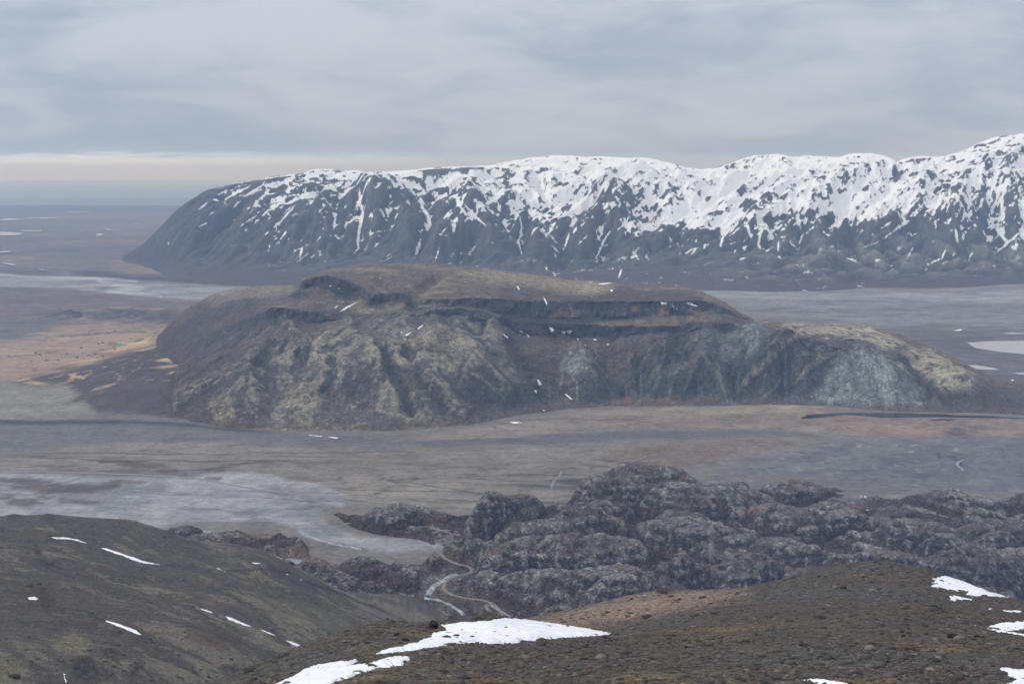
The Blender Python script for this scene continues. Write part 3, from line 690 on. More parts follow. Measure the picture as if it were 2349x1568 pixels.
    # moss on the spurs of the left face
    mz = [W5([(-60, 720), (200, 620), (420, 545), (640, 520), (790, 540), (900, 620), (1050, 640), (1110, 740), (900, 740), (760, 720), (620, 780), (540, 800), (430, 720), (200, 700), (-60, 780)]),
          W5([(1250, 560), (1400, 540), (1580, 560), (1620, 650), (1500, 690), (1380, 780), (1640, 910), (1560, 900), (1330, 790), (1180, 720), (1130, 660)]),
          W5([(960, 480), (1250, 500), (1250, 560), (1100, 600), (950, 620)]),
          W4([(1160, 770), (1250, 670), (1560, 510), (1900, 370), (2349, 215), (2349, 330), (2000, 470), (1700, 480), (1560, 560), (1280, 720), (1180, 790)]),
          W4([(1400, 790), (1500, 680), (1620, 590), (1700, 640), (1560, 760), (1560, 900), (1440, 880)]),
          W4([(1850, 760), (2000, 620), (2150, 640), (2130, 820), (2080, 920), (1860, 940), (1820, 860)]),
          W4([(1350, 50), (1600, -10), (2020, -30), (1980, 30), (1800, 60), (1600, 150), (1450, 200)]),
          W5([(870, 800), (1000, 900), (1300, 1140), (1380, 1080), (1130, 800), (1180, 800), (1480, 1110), (1240, 1140), (880, 1060), (840, 900)]),
          W5([(1400, 390), (1640, 470), (1690, 590), (1560, 560), (1380, 480)]),
          W6([(0, 640), (60, 700), (180, 960), (60, 900), (0, 800)])]
    for i, pts in enumerate(mz):
        P.mix((132, 127, 113), pmask(px, py, pts, 5, wv + conv * 1.3) * sstep(n2 * 0.5 + n3 * 0.4 + conv * 0.06 - slope * 0.35, -0.55, 0.0) * (0.85 if i < 6 else 0.55))
    P.mix((134, 129, 114), front * sstep(px, 520, 440) * sstep(px + py * 0.35, 335, 400) * sstep(conv * 0.25 + convb * 0.05 + n2 * 0.5 + n3 * 0.35 - slope * 0.5, -0.25, 0.25) * 0.6)
    P.mix((120, 115, 104), front * sstep(convb + n2 * 6, 3, 9) * sstep(slope, 1.0, 0.5) * 0.45)
    P.mix((54, 56, 60), front * sstep(-conv + n3 * 1.5, 0.6, 2.4) * 0.75)  # creases darkened by curvature, so their shade is in the colour
    # dark gully sides, brush patches on the lower left
    for pts in (W4([(1160, 800), (1290, 745), (1600, 565), (1850, 420), (1870, 440), (1660, 570), (1330, 770), (1190, 825)]), W5([(640, 670), (720, 630), (790, 660), (720, 690)]), W5([(630, 850), (800, 830), (790, 930), (640, 980)]),
                W5([(930, 740), (1130, 740), (1200, 820), (1080, 900), (950, 840)]), W5([(1300, 880), (1560, 880), (1850, 1000), (1600, 1010), (1380, 960)])):
        P.mix((54, 57, 60), pmask(px, py, pts, 5, wv) * 0.7)
    P.mix((68, 56, 56), pmask(px, py, W4([(1150, 320), (1500, 380), (1900, 250), (2349, 130), (2349, 230), (1900, 370), (1550, 510), (1250, 640), (1000, 620), (980, 480)]), 14, wv * 2) * sstep(n2 + n3 * 0.5, -0.3, 0.3) * 0.8)
    P.mix((62, 60, 60), pmask(px, py, W4([(1340, 90), (1700, 90), (1850, 160), (1500, 380), (1150, 420), (1020, 380)]), 10, wv * 1.5) * 0.6)
    # cliffs
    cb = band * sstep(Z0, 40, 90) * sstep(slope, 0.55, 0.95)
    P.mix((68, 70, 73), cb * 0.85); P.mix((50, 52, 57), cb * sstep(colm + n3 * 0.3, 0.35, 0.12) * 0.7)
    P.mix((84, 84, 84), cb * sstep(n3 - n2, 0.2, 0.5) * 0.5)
    for pts in (W5([(340, 180), (345, 220), (450, 195), (600, 250), (690, 190), (560, 140), (430, 140)]), W5([(800, 240), (820, 335), (900, 315), (860, 250)]), W5([(990, 255), (1000, 295), (1080, 290), (1080, 245)]),
                W5([(270, 270), (290, 250), (420, 235), (420, 265), (300, 285)]), W5([(560, 280), (640, 220), (740, 270), (650, 300)]), W5([(1180, 150), (1260, 150), (1150, 220), (1130, 210)])):
        P.mix((56, 58, 62), pmask(px, py, pts, 2.5, wv * 0.6) * 0.85)
    P.mix((60, 62, 66), pmask(px, py, W6([(0, 160), (200, 165), (430, 225), (700, 205), (780, 165), (1000, 185), (1250, 195), (1380, 225), (1350, 265), (1050, 265), (1000, 335), (700, 345), (560, 300), (330, 330), (0, 330)]), 3, wv * 0.6) * 0.6)
    for pts in (W6([(0, 345), (340, 355), (560, 372), (1000, 345), (1000, 360), (580, 410), (400, 430), (0, 430)]), W6([(480, 495), (700, 500), (1000, 482), (1300, 435), (1730, 383), (1300, 402), (1000, 425), (820, 435), (600, 465)])):
        P.mix((54, 55, 60), pmask(px, py, pts, 1.6, wv * 0.35) * 0.85)
    for pts in (W6([(400, 290), (560, 320), (500, 370), (340, 360)]), W6([(640, 400), (840, 390), (1000, 375), (980, 415), (700, 430)]), W6([(840, 270), (1000, 320), (900, 325)]), W6([(1090, 275), (1230, 420), (1000, 420)]), W6([(1290, 290), (1480, 380), (1230, 400)])):
        P.mix((110, 98, 82), pmask(px, py, pts, 1.8, wv * 0.4) * 0.8)
    P.mix((90, 74, 62), pmask(px, py, W6([(0, 440), (480, 480), (500, 520), (380, 700), (400, 900), (300, 960), (160, 760)]), 7, wv) * sstep(n2 + n3, -0.4, 0.4) * 0.6)
    P.mix((88, 74, 64), pmask(px, py, W6([(560, 520), (1000, 500), (900, 640), (820, 760), (900, 930), (760, 900), (700, 700)]), 7, wv) * sstep(n2 + n3, -0.3, 0.4) * 0.6)
    P.mix((116, 92, 76), pmask(px, py, W6([(600, 980), (850, 900), (1000, 950), (1180, 890), (1250, 960), (700, 990)]), 4, wv) * 0.6)
    # pale grey-green rhyolite scree
    strk = sstep(fbm(X, Y * 0.25, 22, 4, 0.6, seed=57) + n3 * 0.3, -0.25, 0.25)
    P.mix((122, 128, 128), pmask(px, py, W6([(500, 530), (400, 690), (430, 740), (520, 720), (640, 650), (570, 570)]), 4, wv) * (0.35 + 0.5 * strk))
    for ln, w in ((W6([(510, 720), (480, 760), (515, 800), (520, 920)]), 0.8), (W6([(600, 680), (650, 820)]), 0.5), (W6([(640, 580), (655, 620)]), 0.9)):
        d, _ = pl_dist(px, py, ln); P.mix((128, 132, 132), sstep(d, w * 1.6, w * 0.4) * 0.7)
    P.mix((124, 132, 132), pmask(px, py, W6([(1600, 420), (1740, 395), (1790, 470), (1680, 610), (1630, 520), (1560, 470)]), 5, wv) * (0.3 + 0.5 * strk))
    P.mix((100, 106, 108), pmask(px, py, W6([(1330, 440), (1600, 430), (1660, 640), (1500, 720), (1300, 560)]), 8, wv) * 0.5)
    P.mix((92, 96, 98), pmask(px, py, W6([(1400, 680), (1520, 780), (1580, 900), (1680, 950), (1480, 955), (1530, 900)]), 4, wv * 0.5) * 0.8)
    rhy = pmask(px, py, W7([(960, 420), (1090, 380), (1250, 430), (1450, 600), (1570, 730), (1560, 830), (690, 820), (680, 790), (800, 600), (900, 480)]), 6, wv)
    P.mix((108, 116, 118), rhy * 0.8); P.mix((134, 141, 140), rhy * strk * 0.55); P.mix((76, 80, 84), rhy * sstep(n2 + n3 * 0.7, 0.12, 0.35) * 0.75)
    P.mix((142, 148, 147), pmask(px, py, W7([(1270, 520), (1240, 640), (1250, 780), (1330, 780), (1300, 560)]), 3, wv * 0.5) * 0.6)
    P.mix((112, 122, 122), pmask(px, py, W7([(170, 200), (300, 180), (330, 230), (210, 370), (160, 300)]), 5, wv) * 0.5)
    P.mix((72, 78, 84), pmask(px, py, W7([(560, 660), (700, 520), (800, 440), (830, 560), (700, 640), (600, 790), (500, 790)]), 6, wv) * 0.7)
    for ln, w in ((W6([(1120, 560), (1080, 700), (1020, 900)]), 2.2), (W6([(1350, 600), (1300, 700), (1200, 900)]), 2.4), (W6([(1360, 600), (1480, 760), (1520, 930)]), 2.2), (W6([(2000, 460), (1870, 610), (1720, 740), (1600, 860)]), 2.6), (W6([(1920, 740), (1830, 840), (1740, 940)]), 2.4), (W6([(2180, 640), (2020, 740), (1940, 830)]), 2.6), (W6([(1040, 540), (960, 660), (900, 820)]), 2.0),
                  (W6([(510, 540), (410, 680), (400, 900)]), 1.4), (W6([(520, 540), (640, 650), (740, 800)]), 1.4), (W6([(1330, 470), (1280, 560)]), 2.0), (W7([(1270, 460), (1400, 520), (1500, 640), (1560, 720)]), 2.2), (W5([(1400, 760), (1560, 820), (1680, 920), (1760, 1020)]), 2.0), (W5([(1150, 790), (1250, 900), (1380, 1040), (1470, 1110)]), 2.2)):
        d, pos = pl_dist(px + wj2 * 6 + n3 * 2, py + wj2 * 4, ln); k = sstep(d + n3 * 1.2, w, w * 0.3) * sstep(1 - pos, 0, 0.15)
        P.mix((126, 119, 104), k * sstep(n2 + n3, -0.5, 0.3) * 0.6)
        d2, _ = pl_dist(px - 3.4 + wj2 * 2.5, py - 2.2 + wj2 * 1.5, ln); P.mix((52, 55, 61), sstep(d2 + n3 * 1.5, w * 1.3, w * 0.4) * (1 - k) * 0.6)  # dark strip right of the crest: the spur's shaded side, painted
    for ln, w in ((W6([(1660, 620), (1600, 780), (1585, 945)]), 3.0), (W6([(1470, 720), (1530, 860), (1560, 940)]), 2.2), (W6([(1920, 600), (1915, 800), (1920, 945)]), 2.4), (W6([(1230, 620), (1160, 780), (1120, 940)]), 2.2), (W6([(950, 700), (940, 940)]), 1.8), (W6([(320, 740), (340, 960)]), 1.6)):
        d, pos = pl_dist(px + wj2 * 1.5, py, ln); P.mix((98, 104, 107), sstep(d + n3 * 1.0, w * (0.5 + pos.mean()), w * 0.2) * 0.7)
    # straw-coloured moss along the tops on the right
    for pts, k in ((W7([(270, 150), (420, 190), (560, 165), (780, 185), (1000, 185), (1130, 205), (1300, 265), (1420, 340), (1380, 350), (1250, 370), (1100, 310), (860, 270), (800, 290), (700, 250), (560, 240), (430, 205)]), 0.85),
                   (W7([(1380, 340), (1480, 375), (1640, 395), (1800, 490), (1980, 610), (1850, 660), (1700, 690), (1600, 600), (1480, 520), (1420, 420)]), 0.75),
                   (W7([(560, 235), (700, 250), (480, 330), (400, 420), (250, 560), (160, 640), (300, 470), (430, 330)]), 0.55),
                   (W7([(760, 440), (700, 500), (600, 590), (640, 520)]), 0.6), (W7([(1270, 460), (1400, 520), (1480, 600), (1350, 500)]), 0.6), (W7([(1700, 720), (1960, 640), (2030, 660), (1980, 720), (1800, 720)]), 0.5)):
        P.mix((162, 155, 136), pmask(px, py, pts, 4, wv * 0.8) * sstep(n2 + n3 * 0.8, -0.5, 0.1) * k)
    P.mix((84, 64, 58), sstep(pl_dist(px, py, W7([(280, 160), (430, 210), (560, 250), (430, 340), (330, 440), (250, 560)]))[0] + n3 * 2, 2.2, 0.6) * 0.5)
    P.mix((66, 64, 62), pmask(px, py, W7([(1700, 760), (1980, 680), (2349, 640), (2349, 900), (1700, 880)]), 8, wv) * 0.75)
    P.mix((86, 74, 66), sstep(Z0, 14, 2) * 0.5 * front)
    P.mul(1.10 * np.clip(1 + 0.22 * n3 + 0.12 * n2, 0.6, 1.5))
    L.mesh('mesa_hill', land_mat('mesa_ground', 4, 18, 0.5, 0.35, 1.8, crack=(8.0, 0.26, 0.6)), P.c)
    return L
ME = build_mesa()

# ================================================================== PLAIN
def build_plain():
    t = fan_t(900, 40, e0=-0.6, e1=0.6)
    pys = np.concatenate([np.linspace(640, 400, 200), np.linspace(399.3, 280, 150), np.linspace(279.4, 204.5, 130)])
    Yr = plainY(512.0, pys)
    Y = np.repeat(Yr[:, None], len(t), 1); L = Land(t, Y, np.zeros_like(Y))
    X = L.X
    far = sstep(Y, 2500, 7000)
    L.Z = fbm(X, Y, 420, 4, 0.5, seed=3) * lerp(2.5, 5, far) * sstep(Y, 1500, 2200) + fbm(X, Y, 70, 3, 0.5, seed=4) * 0.7
    L.Z[-1] = -12; L.Z -= sstep(Y + fbm(X, Y, 2500, 3, seed=6) * 900, 22500, 24200) * 8
    L.refresh(); px, py = L.px.copy(), L.py.copy()
    def lump(cx, cy, rx, ry, h, rough=0.4):
        k = np.exp(-(((px - cx * S) / (rx * S)) ** 2 + ((py - cy * S) / (ry * S)) ** 2))
        L.Z[:] += h * k * (1 + rough * fbm(X, Y, 60, 3, seed=int(cx)))
    lava = pmask(px, py, W4([(260, 210), (330, 180), (600, 165), (760, 165), (850, 158), (960, 160), (1230, 185), (1160, 240), (900, 260), (700, 240), (430, 245), (330, 215)]), 5)
    lava2 = pmask(px, py, W4([(0, 210), (330, 215), (430, 250), (260, 310), (0, 370)]), 8)
    L.Z += lava * (np.abs(perlin(X / 110, Y / 110, 7)) * 38 + np.abs(perlin(X / 45, Y / 45, 8)) * 16)
    lump(900, 722, 90, 9, 26); lump(720, 722, 70, 8, 18); lump(620, 720, 60, 8, 16)
    lump(380, 880, 170, 70, 34, 0.2); lump(330, 930, 150, 40, 8, 0.3)
    lump(310, 716, 25, 4, 18); lump(395, 715, 32, 4, 20)
    # bushy tongue and moraine hillocks on the right
    for a in ((1440, 1045, 120, 14, 12), (1600, 1040, 130, 16, 15), (1740, 1020, 110, 9, 9), (1940, 985, 60, 9, 9), (2090, 978, 110, 10, 10), (2170, 985, 45, 9, 13), (2290, 1040, 110, 20, 14), (1800, 938, 120, 7, 9),
              (1380, 1080, 100, 10, 8), (2000, 1060, 120, 12, 6), (2200, 1085, 120, 14, 9), (1730, 955, 70, 6, 6)):
        lump(*a)
    for pts, dep in ((W7([(1820, 1260), (1850, 1290), (1870, 1330)]), 6), (W7([(1700, 1240), (1720, 1310)]), 5)):
        d, _ = pl_dist(px, py, pts); L.Z -= dep * np.exp(-(d / 3) ** 2)
    rough = pmask(px, py, W7([(600, 1080), (1200, 1110), (2349, 1060), (2500, 1400), (0, 1400), (300, 1180)]), 10)
    L.Z += rough * (np.abs(perlin(X / 120, Y / 120, 17)) * 14 + np.abs(perlin(X / 50, Y / 50, 18)) * 6)
    WATER = [W7([(600, 925), (650, 895), (900, 876), (1300, 880), (1700, 885), (1850, 898), (2349, 905), (2600, 912), (2600, 925), (2349, 920), (1840, 912), (1600, 908), (1250, 915), (1150, 905), (960, 892), (760, 912)]),
             W7([(1610, 935), (1700, 925), (1820, 930), (1760, 942), (1640, 950)]),
             W7([(1900, 330), (2100, 318), (2349, 316), (2600, 316), (2600, 425), (2349, 420), (2150, 402), (1960, 370)]),
             W7([(1860, 505), (1960, 505), (2100, 525), (2170, 545), (1990, 540)]), W7([(2250, 568), (2349, 562), (2450, 562), (2450, 580), (2349, 582)]), W7([(2170, 258), (2250, 250), (2349, 255), (2349, 262), (2220, 263)])]
    for pts in WATER:
        k = pmask(px, py, pts, 1.6); L.Z = lerp(L.Z, -2.5, k)
        k2 = pmask(px, py, pts, 7); L.Z = lerp(L.Z, np.minimum(L.Z, 0.5), k2)
    # ---------- colours
    n0, n1, n2, n3 = fbm(X, Y, 1100, 4, 0.55, seed=21), fbm(X, Y, 340, 5, 0.6, seed=22), fbm(X, Y, 110, 4, 0.6, seed=23), fbm(X, Y, 30, 3, 0.6, seed=24)
    w1 = n2 * 4 + n3 * 2
    wf = (n1 * 5 + n2 * 3) * sstep(py, 200, 300)
    P = Paint(px.shape, (110, 106, 104))
    braid = np.zeros(px.shape, np.float32)
    # far coastal flats
    P.mix((96, 86, 88), sstep(Y, 6500, 9000))
    P.mix((116, 100, 92), sstep(Y, 6500, 9000) * sstep(n0 + n1 * 0.5, 0.05, 0.4) * 0.8)
    P.mix((78, 76, 84), sstep(Y, 6500, 9000) * sstep(n1 - n0, 0.1, 0.45) * 0.8)
    P.mix((62, 66, 74), sstep(py, 214, 209))
    P.mix((140, 112, 92), pmask(px, py, WA([(0, 715), (120, 708), (270, 712), (250, 725), (60, 732), (0, 732)]), 1.5) * 0.8)
    P.mix((134, 110, 94), pmask(px, py, WA([(820, 560), (980, 552), (960, 566), (850, 570)]), 1.5) * 0.6)
    P.mix((128, 104, 90), pmask(px, py, WA([(700, 745), (900, 690), (1060, 720), (1150, 830), (860, 825)]), 4, wf * 0.5) * 0.75)
    P.mix((58, 56, 62), pmask(px, py, WA([(470, 820), (620, 795), (900, 830), (1300, 850), (2400, 880), (2400, 960), (1600, 910), (900, 875), (560, 850)]), 3, wf * 0.4) * 0.9)
    P.mix((70, 64, 68), pmask(px, py, WA([(0, 795), (250, 800), (420, 830), (300, 845), (0, 825)]), 3, wf * 0.4) * 0.8)
    # grey river flats, left
    riv = pmask(px, py, WA([(-100, 826), (0, 828), (300, 850), (620, 855), (900, 880), (1250, 900), (1700, 915), (1700, 1040), (1330, 1008), (1000, 985), (700, 955), (450, 930), (200, 920), (-100, 915)]), 2, wf * 0.4)
    P.mix((126, 130, 134), riv * 0.95); P.mix((96, 100, 108), riv * sstep(n1 + n2 * 0.5, 0.1, 0.4) * 0.6)
    for pts, w in ((WA([(0, 834), (150, 848), (420, 855), (640, 858)]), 1.2), (WA([(650, 862), (680, 880), (780, 900), (900, 912), (955, 922), (920, 932), (800, 935), (720, 948), (860, 962), (1060, 972), (1080, 980)]), 1.6), (WA([(640, 858), (800, 868), (920, 880)]), 1.0)):
        d, _ = pl_dist(px, py, pts); P.mix((150, 155, 162), sstep(d, w * 1.5, w * 0.5) * 0.85)
    # mauve heath below it
    h1 = pmask(px, py, WA([(-100, 920), (200, 925), (450, 935), (700, 960), (1000, 990), (1330, 1012), (1330, 1080), (1230, 1180), (500, 1180), (-100, 1180)]), 3, wf * 0.6)
    P.mix((100, 88, 86), h1 * 0.95); P.mix((120, 104, 92), h1 * sstep(n1 + n2, 0.1, 0.5) * 0.5); P.mix((86, 86, 90), h1 * sstep(n1 - n0, 0.0, 0.4) * 0.6)
    P.mix((152, 122, 98), pmask(px, py, WA([(580, 1080), (800, 1050), (1000, 1060), (1300, 1062), (1260, 1092), (900, 1095), (700, 1085)]), 3, wf * 0.5) * 0.75)
    P.mix((92, 92, 94), lava2 * 0.75)
    P.mix((62, 64, 70), lava * 0.85); P.mix((104, 104, 104), lava * sstep(n2 + n3, 0.0, 0.4) * 0.6)
    # straw fields round the farm
    fld = pmask(px, py, W4([(-100, 380), (150, 350), (300, 300), (450, 245), (700, 240), (1000, 262), (1200, 262), (1150, 300), (1050, 380), (1000, 430), (800, 520), (500, 600), (150, 640), (-100, 640)]), 7, w1 * 1.6)
    P.mix((158, 132, 108), fld * 0.85); P.mix((140, 112, 98), fld * sstep(n1 + n2 * 0.6, 0.0, 0.4) * 0.65); P.mix((178, 150, 108), fld * pmask(px, py, W4([(300, 560), (700, 470), (1000, 330), (1090, 400), (900, 480), (500, 600)]), 12) * 0.6)
    for ln, w, c in ((W4([(300, 330), (480, 322), (670, 312)]), 1.0, (96, 80, 80)), (W4([(650, 440), (770, 410)]), 0.7, (84, 84, 70)), (W4([(0, 470), (200, 450), (400, 430)]), 0.7, (110, 92, 84)), (W4([(600, 300), (980, 300)]), 0.8, (112, 92, 84)), (W4([(200, 460), (280, 430)]), 0.7, (110, 96, 88)),
                     (W4([(0, 400), (300, 380), (700, 350)]), 0.5, (130, 106, 90))):
        d, _ = pl_dist(px, py, ln); P.mix(c, sstep(d + n3 * 1.5, w * 1.4, w * 0.4) * 0.8)
    for cx, cy, r in ((60, 462, 20), (210, 492, 9), (470, 448, 6), (520, 470, 7), (640, 455, 26), (690, 460, 16), (230, 555, 22), (390, 490, 6), (310, 490, 5), (545, 405, 7), (770, 290, 8)):
        c = W4([(cx, cy)])[0]; d = np.hypot(px - c[0], (py - c[1]) * 2.6) / (r * 0.149)
        P.mix((92, 80, 78), sstep(d + n3 * 0.6 + n2 * 0.4, 1.3, 0.6) * 0.75)
    # brush apron at the foot of the mesa
    br = pmask(px, py, W4([(60, 640), (250, 580), (560, 530), (800, 470), (1000, 420), (1060, 380), (1300, 330), (1700, 600), (1500, 950), (1200, 930), (960, 890), (650, 870), (570, 790), (420, 790), (540, 740), (420, 660), (200, 660)]), 5, w1 * 1.3)
    P.mix((70, 60, 61), br * 0.95); P.mix((98, 80, 76), br * sstep(n2 + n3 * 0.7, 0.15, 0.5) * 0.5)
    for pts in (W4([(1040, 560), (1100, 540), (1210, 520), (1270, 530), (1250, 570), (1150, 580)]), W4([(900, 455), (1000, 425), (1060, 410), (1040, 430), (960, 455)]), W4([(1010, 625), (1200, 600), (1100, 625)]), W4([(460, 595), (500, 588), (510, 610), (490, 628), (460, 630), (480, 610)]),
                W4([(360, 665), (460, 640), (500, 640), (400, 665)]), W4([(620, 725), (720, 710), (780, 715), (700, 730)]), W4([(160, 640), (300, 655), (320, 650), (200, 625)]), W4([(520, 630), (620, 602), (560, 632)]), W4([(100, 625), (350, 575), (200, 605), (130, 630)]), W4([(700, 440), (900, 380), (1010, 340), (960, 395), (780, 450)])):
        P.mix((186, 156, 112), pmask(px, py, pts, 1.6, w1 * 0.4) * 0.85)
    P.mix((176, 150, 114), br * sstep(n2 * 0.6 + n3 - 0.25 * sstep(py, 375, 330) + 0.1, 0.42, 0.58) * 0.6 * sstep(py, 408, 380))
    # pale moss by the river, left
    P.mix((126, 124, 114), pmask(px, py, W4([(-100, 650), (60, 645), (250, 670), (440, 680), (520, 750), (430, 790), (560, 800), (650, 870), (0, 880), (-100, 880)]), 4, w1) * 0.9)
    # dark outwash band and the tan, braided plain in front of the mesa
    P.mix((98, 98, 100), pmask(px, py, W4([(-100, 890), (400, 900), (1000, 905), (1500, 935), (2000, 965), (2349, 975), (2700, 1000), (2700, 1180), (2349, 1080), (1700, 1045), (1060, 1050), (500, 1085), (0, 1105), (-100, 1105)]), 4, w1 * 0.5) * 0.95)
    P.mix((58, 61, 68), pmask(px, py, W4([(-100, 878), (500, 892), (900, 912), (1150, 924), (1500, 945), (1900, 972), (1850, 978), (1180, 940), (700, 925), (-100, 910)]), 1.2, w1 * 0.25) * 0.95)
    P.mix((114, 112, 110), pmask(px, py, W4([(-100, 860), (400, 870), (900, 890), (1400, 925), (1800, 955), (1400, 930), (900, 900), (-100, 880)]), 2, w1 * 0.3) * 0.8)
    tan = pmask(px, py, np.concatenate([K1([(-100, 190), (300, 170), (500, 130), (800, 115), (1100, 115), (1500, 130), (2000, 150), (2349, 160)]), K2([(700, 60), (1200, 70), (1800, 30), (2400, 40), (2400, 480), (1500, 480), (1000, 480), (500, 430), (300, 420), (230, 380)]), K1([(2000, 375), (1800, 330), (1300, 310), (800, 300), (-100, 310)])]), 4, w1)
    P.mix((120, 113, 106), tan * 0.95); P.mix((138, 130, 118), tan * sstep(n1 + n2 * 0.6, 0.05, 0.45) * 0.6); P.mix((112, 106, 104), tan * sstep(px, 480, 640) * 0.7)
    braid = np.maximum(braid, tan)
    # plain right of centre, between mesa foot and knolls
    fan = pmask(px, py, D([(1060, 985), (1330, 940), (1700, 932), (1870, 935), (2000, 945), (2349, 960), (2500, 960), (2500, 1000), (2000, 1000), (1750, 985), (1400, 985), (1160, 1003), (900, 1010)]), 3, w1 * 0.6)
    P.mix((132, 120, 110), fan * 0.9); P.mix((106, 98, 96), fan * sstep(n1 + n2, 0.1, 0.5) * 0.5); braid = np.maximum(braid, fan * 0.8)
    P.mix((150, 138, 112), pmask(px, py, D([(1400, 945), (1560, 932), (1750, 930), (1880, 940), (1850, 950), (1600, 955)]), 3, w1 * 0.5) * 0.75)
    P.mix((88, 90, 96), pmask(px, py, D([(900, 1012), (1160, 1003), (1400, 988), (1700, 985), (1860, 995), (1900, 1005), (1700, 1000), (1500, 1005), (1250, 1018), (1000, 1025)]), 2, w1 * 0.4) * 0.85)
    org = pmask(px, py, D([(1850, 965), (2000, 952), (2200, 960), (2400, 965), (2400, 1000), (2200, 1003), (2000, 1003), (1880, 985)]), 4, w1)
    P.mix((136, 112, 96), org * 0.8); P.mix((98, 84, 80), org * sstep(n2 + n3, 0.1, 0.5) * 0.6)
    P.mix((150, 118, 92), pmask(px, py, W7([(560, 930), (650, 880), (820, 870), (640, 930), (760, 915), (960, 895), (1150, 910), (1300, 920), (1000, 925)]), 2, w1 * 0.4) * 0.8)
    P.mix((150, 120, 96), pmask(px, py, W7([(1500, 900), (1700, 890), (1800, 890), (1850, 905), (1650, 915)]), 1.5, w1 * 0.3) * 0.8)
    org2 = pmask(px, py, D([(1380, 1055), (1500, 1035), (1700, 1015), (1850, 1015), (1800, 1035), (1620, 1060), (1480, 1085), (1380, 1080)]), 5, w1)
    P.mix((116, 98, 86), org2 * 0.8); P.mix((140, 116, 94), org2 * sstep(n2 + n1, 0.1, 0.4) * 0.5)
    fl = pmask(px, py, D([(1640, 1095), (1700, 1062), (1860, 1035), (1900, 1005), (2100, 1003), (2349, 1005), (2600, 1005), (2600, 1130), (2100, 1130), (1900, 1100)]), 5, w1)
    P.mix((100, 101, 106), fl * 0.92); P.mix((74, 78, 86), fl * sstep(n2 + n1 * 0.6, 0.08, 0.4) * 0.6); P.mix((136, 134, 134), fl * sstep(n3 + n2 * 0.4, 0.38, 0.6) * 0.6)
    # bare grey river bed, front left, running into the valley
    bed = pmask(px, py, np.concatenate([K1([(-100, 330), (200, 320), (400, 330), (640, 345), (1150, 345), (1250, 345), (1400, 320), (1560, 318), (1800, 325), (2000, 375), (2100, 380), (2250, 430), (2349, 470)]),
                                        K2([(280, 440), (150, 460), (160, 560), (230, 600), (400, 660), (650, 680), (830, 690), (950, 730), (700, 770), (600, 765), (350, 730), (100, 690), (0, 640)]), K1([(2000, 690), (1800, 640), (1450, 640), (1000, 680), (-100, 680)])]), 2.5, w1 * 0.6)
    P.mix((142, 145, 149), bed * 0.97); P.mix((104, 107, 112), bed * sstep(n1 + n2 * 0.7, 0.05, 0.35) * 0.6); P.mix((154, 157, 160), bed * sstep(n2 - n1, 0.05, 0.4) * 0.5)
    braid = np.maximum(braid * (1 - bed), bed * 0.55)
    for pts in (K1([(-100, 345), (150, 355), (370, 370), (350, 385), (640, 400), (800, 405), (640, 445), (400, 450), (150, 430), (-100, 440)]), K1([(-100, 460), (300, 470), (660, 515), (500, 530), (300, 540), (-100, 545)]), K1([(660, 365), (1000, 370), (1090, 385), (980, 385), (700, 375)]),
                K1([(680, 235), (900, 240), (1100, 265), (1350, 320), (1320, 345), (1150, 335), (900, 320), (200, 318), (500, 305), (900, 290)]), K1([(1250, 290), (1500, 295), (1400, 305)]), K1([(1380, 350), (1480, 350), (1460, 368), (1400, 365)])):
        P.mix((82, 74, 66), pmask(px, py, pts, 3, w1 * 1.6) * sstep(n2 + n3 * 0.8, -0.55, 0.1) * 0.85)
    P.mix((128, 104, 84), pmask(px, py, K1([(200, 410), (320, 405), (330, 418), (220, 425)]), 1.5) * 0.6)
    # behind the mesa, right
    rb = pmask(px, py, D([(1600, 650), (2600, 640), (2600, 760), (2080, 760), (1900, 735), (1700, 715), (1640, 690)]), 6)
    P.mix((112, 112, 116), rb * 0.9); P.mix((92, 88, 94), rb * sstep(n1 + n0 * 0.6, 0.05, 0.4) * 0.8); P.mix((130, 132, 136), rb * sstep(n1 - n2, 0.15, 0.5) * 0.6)
    P.mix((140, 142, 146), pmask(px, py, D([(1600, 667), (2000, 668), (2300, 665), (2600, 660), (2600, 700), (2000, 685), (1640, 684)]), 3, wf * 0.4) * 0.6)
    rb2 = pmask(px, py, D([(2050, 755), (2600, 750), (2600, 915), (2300, 895), (2180, 815)]), 5)
    P.mix((92, 88, 92), rb2 * 0.9); P.mix((76, 74, 80), rb2 * sstep(n2 + n1, 0.1, 0.5) * 0.7); P.mix((108, 102, 102), rb2 * sstep(n1 - n2, 0.2, 0.5) * 0.5)
    P.mix((140, 106, 92), pmask(px, py, WR([(1350, 1105), (1700, 1095), (2000, 1100), (1700, 1108)]), 1.2) * 0.6)
    gloss = riv * 0.4
    P.c = lerp(P.c.mean(-1, keepdims=True), P.c, 0.70)
    P.mul(np.clip(1 + (0.34 * fbm(X * 0.3, Y, 190, 4, 0.65, seed=91) + 0.30 * fbm(X * 0.4, Y, 50, 3, 0.6, seed=92)) * lerp(0.6, 1.7, sstep(Y, 3400, 5000)) * sstep(py, 205, 260) + 0.16 * n3, 0.5, 1.6))
    P.mul(lerp(0.98, 0.95, sstep(Y, 5000, 9000)))
    L.mesh('plain', land_mat('plain_ground', 12, 55, 0.42, 0.26, 2.0, braid=True), P.c, {'braid': braid, 'gloss': gloss}, 0.035)
    return L, WATER
PL, WATER = build_plain()

